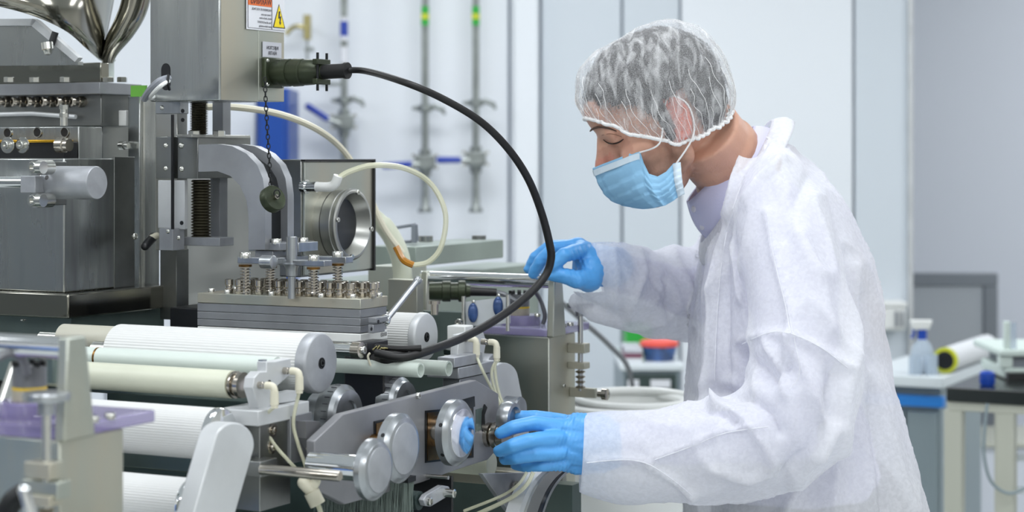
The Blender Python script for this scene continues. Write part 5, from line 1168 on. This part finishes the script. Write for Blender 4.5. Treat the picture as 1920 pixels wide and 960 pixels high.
# -- hairnet
def rim(f):
    pts = [(-.11, -.010), (-.09, -.030), (-.069, -.039), (-.03, -.040), (.010, -.036), (.035, -.016), (.067, .012), (.095, .046), (.111, .062), (.13, .072)]
    for (a, x), (c, y) in zip(pts[:-1], pts[1:]):
        if f <= c: return x+(y-x)*max(0, (f-a))/(c-a)
    return .072
vs, fs = [], []; NU, NV = 240, 40; rimpts = []
for i in range(NV+1):
    for j in range(NU):
        ph = 2*math.pi*j/NU
        # find the lowest polar angle on this meridian by bisection
        if i == 0:
            lo, hi = .5, 2.6
            for _ in range(18):
                m_ = (lo+hi)/2; f, s, t = sell(NC, NR, math.sin(m_)*math.cos(ph), math.sin(m_)*math.sin(ph), math.cos(m_), 2.5)
                if t > rim(f): lo = m_
                else: hi = m_
            if j == 0: TH = []
            TH.append(lo)
        th = TH[j]*(1-i/NV)+.0001
        f, s, t = sell(NC, NR, math.sin(th)*math.cos(ph), math.sin(th)*math.sin(ph), math.cos(th), 2.5)
        k_ = 1-i/NV; nn = noise.noise(V((ph*3, k_*3, 0))); pl = (abs(math.sin(ph*26+nn*2.5+k_*1.2))**.5*.0038+abs(math.sin(ph*11+1+nn*3))**.35*.004)*k_**.8
        bag = .006*math.sin(min(1, k_)*math.pi)*(1 if f < 0 else .6)
        nz = noise.noise(V((f, s, t))*38)*.0035
        grow = 1+(pl-.004+bag+nz)/.1-(.05*k_**8)
        vs.append(hl(f*grow, s*grow, (t-NC[2])*grow+NC[2]))
        if i == 0: rimpts.append(vs[-1])
for i in range(NV):
    for j in range(NU): fs.append((i*NU+j, i*NU+(j+1) % NU, (i+1)*NU+(j+1) % NU, (i+1)*NU+j))
net = raw_obj('hairnet', vs, fs, 'net_cloth', person, label='crinkled white disposable hairnet with gathered elastic edge')
def gather(phs, r):
    ring = []
    for j in range(NU*2):
        a = rimpts[(j//2) % NU].lerp(rimpts[(j//2+1) % NU], .5*(j % 2)); c = HC+ht*.0; out = (a-c).normalized()
        ring.append(a+out*(.0008*math.sin(j*.9))+ht*(.0008*math.sin(j*.7+phs)))
    return MB().tube(ring, r, 8, closed=True)
gather(0, .0028).build('elastic_band', 'elastic_white', net); gather(2, .002)
# raised pleat threads
g = MB()
for j in range(0, NU, 4):
    g.tube(sp([vs[i*NU+(j+int(1.5*math.sin(i*.5+j)+noise.noise(V((i*.3,j,0)))*3)) % NU]+(vs[i*NU+j]-HC).normalized()*.0004 for i in range(0, 8+(j*5) % 15, 2)], 3), .00038, 4)
o = g.build('pleats', 'elastic_white', net); o['kind'] = 'stuff'
# -- mask
cols = [((1119, 311), (1207, 389), .0), ((1137, 304), (1214, 391), .018), ((1160, 296), (1222, 391), .041), ((1182, 288), (1229, 391), .056), ((1201, 282), (1236, 389), .063), ((1207, 303), (1243, 387), .066), ((1218, 326), (1250, 385), .068), ((1234, 331), (1257, 381), .069), ((1250, 322), (1265, 376), .070), ((1264, 306), (1273, 370), .068), ((1277, 304), (1285, 364), .0705)]
def colat(x):
    i = min(int(x), len(cols)-2); f_ = x-i
    a, c_ = cols[i], cols[i+1]; L_ = lambda p_, q_: p_+(q_-p_)*f_
    return (L_(a[0][0], c_[0][0]), L_(a[0][1], c_[0][1])), (L_(a[1][0], c_[1][0]), L_(a[1][1], c_[1][1])), L_(a[2], c_[2])
NUm, NVm = 80, 36; vs, fs = [], []
for side in range(-NUm, NUm+1):
    x = abs(side)/NUm*(len(cols)-1); (tu, tv), (bu, bv), s = colat(x); sg = 1 if side >= 0 else -1
    a = at(tu, tv, 2.80); c_ = at(bu, bv, 2.80)
    for k in range(NVm+1):
        w_ = k/NVm; p_ = a.lerp(c_, w_); out = hf*.75-ht*.35
        bul = math.sin(math.pi*w_)*(.019*max(0, 1-x/9)+.003)+.006*max(0, 1-x/3)
        pw = (w_*5.5+x*.10) % 1.0; edge = min(1, w_*6, (1-w_)*6)
        ple = -.0022*(pw**1.6)*edge*(1-.3*(x > 9)); fold = .0035*math.sin(x*2.3+w_*2)*math.exp(-((x-5.5)/2.2)**2)*w_
        p_ = p_+out*(bul+ple*.6)
        yy = s+math.sin(math.pi*w_)*.006*(x > .5)+ple+fold
        p_ = V((p_.x, HYc-sg*yy, p_.z)); vs.append(p_)
n1 = NVm+1
for i in range(2*NUm):
    for k in range(NVm): fs.append((i*n1+k, i*n1+k+1, (i+1)*n1+k+1, (i+1)*n1+k))
msk = raw_obj('face_mask', vs, fs, 'mask_cloth', person, label='light blue pleated surgical mask'); sd = msk.modifiers.new('s', 'SOLIDIFY'); sd.thickness = .0012
def mcol(side, k): return vs[(side+NUm)*n1+k]
for sg in (-1, 1):
    strip_ = [[mcol(sg*j, k)+V((0, -sg*.0014, 0)) for k in range(NVm+1)] for j in (NUm-9, NUm)]
    n_ = NVm+1; o = raw_obj('side_binding', strip_[0]+strip_[1], [(k, k+1, n_+k+1, n_+k) for k in range(NVm)], 'mask_edge', msk); m_ = o.modifiers.new('s', 'SOLIDIFY'); m_.thickness = .001
    for k in (0, 3): pass
    l1 = hl(.006, sg*.080, -.020)
    MB().tube(sp([mcol(sg*32, 1), mcol(sg*32, 1).lerp(l1, .5)+V((0, -sg*.010, 0)), hl(.012, sg*.078, .012), hl(-.008, sg*.080, .034), hl(-.026, sg*.080, .010), hl(-.014, sg*.079, -.03), mcol(sg*(NUm-5), 1)], 6), .0013, 6).build('ear_loop', 'elastic_white', msk)
top_ = [mcol(j, 1)+hf*.0012 for j in range(-33, 34)]; low_ = [mcol(j, 4)+hf*.0016 for j in range(-33, 34)]; n_ = len(top_)
o = raw_obj('nose_strip', top_+low_, [(k, k+1, n_+k+1, n_+k) for k in range(n_-1)], 'mask_edge', msk)
# -- gloves
for nm, fing, palm, cuff in (('near', near, nearpalm, ((1135, 834, 2.70), (1092, 833, 2.70))), ('far', far, farpalm, ((1150, 503, 3.02), (1118, 500, 3.015)))):
    g = MB(); hand(g, fing, palm, 0); g.cap(at(*cuff[0]), at(*cuff[1]), *((.036, .033) if nm == 'near' else (.022, .032)))
    if nm == 'near':
        for vv, rr in ((806, .0285), (862, .025), (834, .034)): g.cap(at(1125, 834+(vv-834)*.7, 2.70), at(1085, vv, 2.698), rr, rr*.85)
    vs, ns, fs = finish_remesh(g, .0017, 6, .6)
    vs2 = []
    for v, n_ in zip(vs, ns):
        u_ = v.x/v.y*F+960; vv_ = HV-(v.z-CH)/v.y*F
        wr = noise.noise(V((v.x*55, v.y*40, v.z*140)))*.0009
        if nm == 'near':   # stretched creases running back from the finger roots
            k = math.exp(-((u_-1068-(vv_-835)*-.25)/22)**2); wr += (abs(math.sin((u_+(vv_-830)*.3)*.42))**.6-.6)*.0017*k*(.5+abs(noise.noise(v*60))*2)
        else:
            k = math.exp(-((u_-1085)/22)**2-((vv_-500)/35)**2); wr += (abs(math.sin((u_*.9-(vv_)*.35)*.38))**.6-.6)*.0018*k*(.5+abs(noise.noise(v*60))*2)
        vs2.append(v+n_*wr)
    raw_obj('glove', vs2, fs, 'glove_blue', person, label='%s bright blue disposable glove' % ('nearer' if nm == 'near' else 'farther'))
# -- shirt: body and collar
def sect(uL, uR, v, hd, n=40, ex=2.4, Yc=PYc, yo=0):
    a, c_ = at(uL, v, Yc), at(uR, v, Yc); m_ = (a+c_)/2; rx = (c_.x-a.x)/2; out = []
    for k in range(n):
        t_ = 2*math.pi*k/n; c1, s1 = math.cos(t_), math.sin(t_)
        out.append(V((m_.x+rx*math.copysign(abs(c1)**(2/ex), c1), Yc+yo+hd*math.copysign(abs(s1)**(2/ex), s1), m_.z)))
    return out
SEC = [(1392, 1440, 262, .075), (1362, 1478, 290, .115), (1345, 1522, 320, .165), (1335, 1552, 352, .195), (1328, 1578, 392, .208), (1324, 1600, 440, .215), (1315, 1618, 490, .215), (1308, 1634, 540, .21), (1302, 1642, 600, .21), (1298, 1652, 660, .21), (1296, 1664, 720, .212), (1294, 1682, 780, .218), (1292, 1698, 840, .225), (1290, 1713, 900, .232), (1289, 1724, 960, .24), (1286, 1745, 1060, .25), (1284, 1765, 1180, .26)]
b = MB(); b.loft([sect(a+(12 if v < 400 else 30), c_-(48 if v < 500 else 60), v+14, hd-(.05 if v > 300 else .03), ex=2.2) for a, c_, v, hd in SEC[1:-3]])
for s_, e_, w_ in ((NSH, NEL, NWR), (FSH, FEL, FWR)): b.cap(s_, e_, .054, .042); b.cap(e_, w_.lerp(e_, .12), .042, .030)
vs, ns, fs = finish_remesh(b, .007, 5)
vs = [v+n_*noise.noise(v*18)*.006 for v, n_ in zip(vs, ns)]
shirt = raw_obj('shirt', vs, fs, 'shirt_lavender', person, label='pale lavender button shirt under the coat')
def collar(back, front, half, w0, w1, thick, n=48, gap=.06, dn=None, yb=0):
    """folded band round the neck; ends meet at the front"""
    c_ = (back+front)/2; ax = (front-back)/2; rings = []
    for j in range(n+1):
        t_ = math.pi-(math.pi-gap)*2*(j/n-.5)-math.pi    # from front over the near side to the back and round
        t_ = gap+(2*math.pi-2*gap)*j/n
        base_ = c_+ax*math.cos(t_)+YY*half*math.sin(t_); outw = (ax.normalized()*math.cos(t_)+YY*math.sin(t_)).normalized()
        fr_ = (1+math.cos(t_))/2; wd = w0+(w1-w0)*fr_
        rings.append((base_, outw, wd, fr_))
    return rings
def band(rings, dn, flare, thick, mt, name, parent, label=None, waves=0):
    vs, fs = [], []; K = 8
    for j, (a, o_, wd, fr_) in enumerate(rings):
        for k in range(K+1):
            w_ = k/K; vs.append(a+dn*wd*w_+o_*(flare*w_+.006*math.sin(w_*math.pi))+o_*waves*math.sin(j*.9)*w_)
    for j in range(len(rings)-1):
        for k in range(K): fs.append((j*(K+1)+k, j*(K+1)+k+1, (j+1)*(K+1)+k+1, (j+1)*(K+1)+k))
    o = raw_obj(name, vs, fs, mt, parent, label=label); m_ = o.modifiers.new('s', 'SOLIDIFY'); m_.thickness = thick; return o
bk = at(1412, 240, PYc); ft = at(1291, 378, PYc)
dn = V((.68, 0, -.73)).normalized()
rg = collar(bk, ft, .068, .034, .062, .002, gap=.10)
band(rg, dn, .016, .003, 'shirt_lavender', 'shirt_collar', shirt, 'stand-up lavender shirt collar')
for u_, v_ in ((1302, 392), (1318, 425)):
    c = at(u_, v_, PYc-.03); MB().lathe(c, (-X*.8-YY*.5), [(0, .005), (.002, .005), (.0025, .004)], 16).build('button', 'button', shirt)
# -- lab coat: one fused volume, opened at cuffs, hem and neck
b = MB(); b.loft([sect(a, c_, v, hd, 48, 2.6) for a, c_, v, hd in SEC])
def sleeve(path, n=28):
    rings = []
    for (uc, vc, y, ru, rv, tilt) in path: rings.append((at(uc, vc, y), ru, rv, tilt))
    pts = [r[0] for r in rings]; out = []
    for i, (c_, r1, r2, tl) in enumerate(rings):
        t_ = (pts[min(i+1, len(pts)-1)]-pts[max(i-1, 0)]).normalized(); up = YY.cross(t_).normalized()   # in the picture plane, across the sleeve
        dp_ = up.cross(t_).normalized()
        out.append([c_+up*px(r2, c_.y)*math.sin(2*math.pi*k/n)+dp_*r1*math.cos(2*math.pi*k/n) for k in range(n)])
    cols_ = [sp([r[k] for r in out], 5) for k in range(n)]
    return [[cols_[k][i] for k in range(n)] for i in range(len(cols_[0]))]
NS = [(1074, 846, 2.70, .047, 70, 0), (1090, 847, 2.70, .050, 76, 0), (1125, 852, 2.70, .055, 84, 0), (1170, 858, 2.70, .06, 88, 0), (1240, 856, 2.69, .066, 88, 0), (1320, 848, 2.68, .07, 96, 0), (1400, 830, 2.67, .074, 102, 0), (1474, 792, 2.66, .078, 108, 0), (1510, 715, 2.67, .08, 104, 0), (1506, 620, 2.69, .078, 95, 0), (1492, 520, 2.72, .076, 88, 0), (1478, 440, 2.76, .078, 86, 0), (1462, 375, 2.80, .075, 76, 0), (1452, 335, 2.85, .06, 56, 0)]
FS = [(1094, 498, 3.01, .048, 60, 0), (1118, 504, 3.02, .050, 60, 0), (1150, 514, 3.03, .056, 64, 0), (1195, 540, 3.08, .065, 76, 0), (1245, 552, 3.13, .07, 82, 0), (1300, 556, 3.17, .075, 82, 0), (1360, 540, 3.18, .08, 86, 0), (1400, 480, 3.15, .08, 86, 0), (1425, 400, 3.10, .075, 76, 0)]
b.loft(sleeve(NS)); b.loft(sleeve(FS))
b.cap(at(1084, 566, 3.08), at(1190, 580, 3.11), .018, .04); b.cap(at(1130, 560, 3.06), at(1200, 570, 3.09), .04, .05)
# loose hanging flap of the near cuff and far sleeve
b.cap(at(1120, 880, 2.70), at(1135, 925, 2.70), .022, .012)
vs, ns, fs = finish_remesh(b, .0054, 6, .6)
def uvp(v): return v.x/v.y*F+960, HV-(v.z-CH)/v.y*F
CREASE = [  # (points, width px, height m): ridges (+) and valleys (-) on the side towards the lens
 ([(1440, 400), (1452, 480), (1478, 580), (1482, 640), (1470, 700)], 7, .006),
 ([(1395, 640), (1440, 625), (1490, 632), (1540, 655), (1585, 690)], 6, .006),
 ([(1400, 660), (1425, 690), (1450, 712), (1478, 690)], 9, -.009), ([(1440, 640), (1462, 690), (1468, 740)], 8, .007),
 ([(1360, 735), (1400, 742), (1440, 770), (1462, 812)], 9, -.009), ([(1345, 760), (1400, 790), (1435, 840), (1450, 870)], 10, .007),
 ([(1230, 860), (1290, 838), (1350, 812), (1420, 800)], 5, .005), ([(1105, 868), (1170, 862), (1210, 868), (1260, 900), (1300, 930)], 6, .006),
 ([(1480, 640), (1520, 720), (1545, 800), (1530, 850)], 12, .008), ([(1560, 700), (1550, 780), (1520, 840), (1470, 890)], 10, -.009),
 ([(1600, 500), (1600, 640), (1580, 760), (1560, 960)], 16, .010), ([(1620, 560), (1640, 700), (1660, 960)], 14, -.008), ([(1560, 800), (1500, 900), (1470, 970)], 12, .009),
 ([(1400, 300), (1380, 380), (1352, 470), (1345, 620), (1340, 760)], 9, .010), ([(1370, 420), (1362, 560), (1372, 700)], 9, -.008), ([(1325, 480), (1318, 600), (1320, 730)], 8, .006),
 ([(1470, 300), (1430, 340), (1400, 400), (1392, 480), (1398, 560)], 9, .007), ([(1520, 330), (1490, 380), (1470, 440)], 14, -.005),
 ([(1200, 470), (1215, 510), (1190, 560), (1180, 600)], 7, .006), ([(1222, 480), (1240, 540), (1270, 600)], 8, -.007), ([(1262, 475), (1290, 540), (1300, 600)], 8, .006), ([(1150, 470), (1160, 520), (1150, 570)], 7, .005), ([(1250, 520), (1262, 560), (1258, 600)], 5, -.006),
 ([(1300, 740), (1330, 770), (1380, 790)], 8, -.006), ([(1180, 780), (1230, 800), (1280, 800)], 10, .004), ([(1340, 880), (1400, 900), (1450, 890)], 10, .005), ([(1505, 440), (1540, 520), (1560, 620)], 16, .006), ([(1640, 700), (1680, 850), (1705, 960)], 10, .007)]
def dseg(p_, a, c_):
    ax_, ay = a; dx, dy = c_[0]-ax_, c_[1]-ay; L_ = dx*dx+dy*dy; t_ = max(0, min(1, ((p_[0]-ax_)*dx+(p_[1]-ay)*dy)/L_)); return math.hypot(p_[0]-ax_-dx*t_, p_[1]-ay-dy*t_), t_
CB = [(pts, w_, h_, min(a[0] for a in pts)-3*w_, max(a[0] for a in pts)+3*w_, min(a[1] for a in pts)-3*w_, max(a[1] for a in pts)+3*w_) for pts, w_, h_ in CREASE]
out = []
for v, n_ in zip(vs, ns):
    u_, v_ = uvp(v); d = noise.noise(V((v.x*7, v.y*7, v.z*3.2)))*.012+(1-abs(noise.noise(V((v.x*16+3, v.y*16, v.z*9+v.x*6)))))**4*.009-.003+noise.noise(V((v.x*40, v.y*40, v.z*25)))*.0012
    cuff_fade = min(1, max(.25, (v.x-NWR.x)/.15)); d *= cuff_fade
    if n_.y < .15:
        for pts, w_, h_, a0, a1, b0, b1 in CB:
            if a0 < u_ < a1 and b0 < v_ < b1:
                dd = min(dseg((u_, v_), a, c_)[0] for a, c_ in zip(pts[:-1], pts[1:])); d += h_*1.7*math.exp(-(dd/w_)**1.3)*min(1, max(0, (.15-n_.y)*2))
    out.append(v+n_*d)
ncap_ = [(at(1093, 838, 2.70), -X, .004), (at(1118, 500, 3.02), V((-1, 0, .25)).normalized(), .004)]
zb_ = at(0, 1178, PYc).z; nkc = at(1360, 300, PYc); nkn = V((-.72, 0, .69))
CUTS = [(at(1091, 838, 2.70), V((-1, 0, .06)).normalized(), lambda c: c.y < 2.86 and c.x < .13), (at(1116, 500, 3.02), V((-.945, 0, -.326)), lambda c: c.y >= 2.86 and c.x < .2 and uvp(c)[1] < 548)]
for i_, v in enumerate(out):
    for c0_, n0_, ok_ in CUTS:
        if ok_(v):
            e_ = (v-c0_).dot(n0_)
            if 0 < e_ < .005: out[i_] = v-n0_*e_
keep = []
for f_ in fs:
    c_ = sum((out[i] for i in f_), V())/len(f_)
    if c_.z < zb_+.006: continue
    if CUTS[0][2](c_) and (c_-CUTS[0][0]).dot(CUTS[0][1]) > 0: continue
    if CUTS[1][2](c_) and (c_-CUTS[1][0]).dot(CUTS[1][1]) > 0: continue
    u_, v_ = uvp(c_); a_ = c_-at(1375, 300, PYc)
    if abs(c_.y-PYc) < .125 and (c_-at(1388, 330, PYc)).dot(V((-.876, 0, .482))) > 0 and c_.z > at(0, 460, PYc).z: continue
    keep.append(f_)
coat = raw_obj('lab_coat', out, keep, 'coat_cloth', person, label='loose translucent white non-woven lab coat')
# coat collar and lapels
bk = at(1446, 228, PYc); ft = at(1316, 455, PYc)
rg = collar(bk, ft, .092, .030, .020, .002, gap=.05)
band(rg, V((.72, 0, -.69)), .022, .0025, 'coat_cloth', 'coat_collar', coat, waves=.001)
for c_, r_, nn in ((at(1098, 838, 2.70), .0, 0),): pass
# seams
def seam(pts, y, name='seam'):
    MB().tube(sp([at(u, v, y) for u, v in pts], 5), .0012, 6).build(name, 'elastic_white', coat)
import mathutils
kd = mathutils.kdtree.KDTree(len(out)); ys = []
for i, (v, n_) in enumerate(zip(out, ns)):
    u_, v_ = uvp(v); kd.insert((u_, v_, 0 if n_.y < -.1 and v.y < PYc+.02 else 900), i)
kd.balance()
def lay(pts, r=.0007, name='seam', far=False):
    res = []
    for q_ in sp([V((a, b_, 0)) for a, b_ in pts], 7):
        near_ = kd.find_n((q_.x, q_.y, 0), 6); y = min(out[k[1]].y for k in near_); p_ = at(q_.x, q_.y, y); res.append(p_)
    for _ in range(2): res = [res[0]]+[(res[i-1]+res[i]*2+res[i+1])/4 for i in range(1, len(res)-1)]+[res[-1]]
    MB().tube(res, r, 6).build(name, 'coat_cloth', coat)
lay([(1438, 400), (1450, 480), (1472, 570), (1482, 625)]); lay([(1392, 645), (1440, 624), (1484, 626), (1540, 652), (1590, 690)])
lay([(1100, 868), (1170, 862), (1215, 870), (1262, 900), (1298, 930)]); lay([(1228, 862), (1300, 836), (1360, 812), (1440, 800)])
lay([(1395, 330), (1366, 420), (1350, 520), (1342, 640), (1340, 715)], .0009); lay([(1478, 585), (1490, 640), (1500, 700), (1480, 730)], .0006)
# -- trousers and shoes
b = MB()
for s in (-1, 1):
    h = V((hipc.x+.01, PYc+s*.085, hipc.z-.02)); kn = V((hipc.x-.03, PYc+s*.10, .50)); an = V((hipc.x+.04, PYc+s*.11, .10)); b.cap(h, kn, .105, .08); b.cap(kn, an, .08, .065)
b.ell(hipc+V((.015, 0, 0)), (.155, .19, .15)); vs, ns, fs = finish_remesh(b, .012, 4); raw_obj('trousers', vs, fs, 'trouser_dark', person)
for s in (-1, 1):
    b = MB(); an = V((hipc.x+.04, PYc+s*.11, .055)); b.cap(an+V((.02, 0, 0)), an+V((-.15, 0, -.018)), .052, .036); vs, ns, fs = finish_remesh(b, .008, 2); vs = [V((v.x, v.y, max(.0, v.z))) for v in vs]; raw_obj('shoe', vs, fs, 'shoe_white', person)
for o in (net,): pass
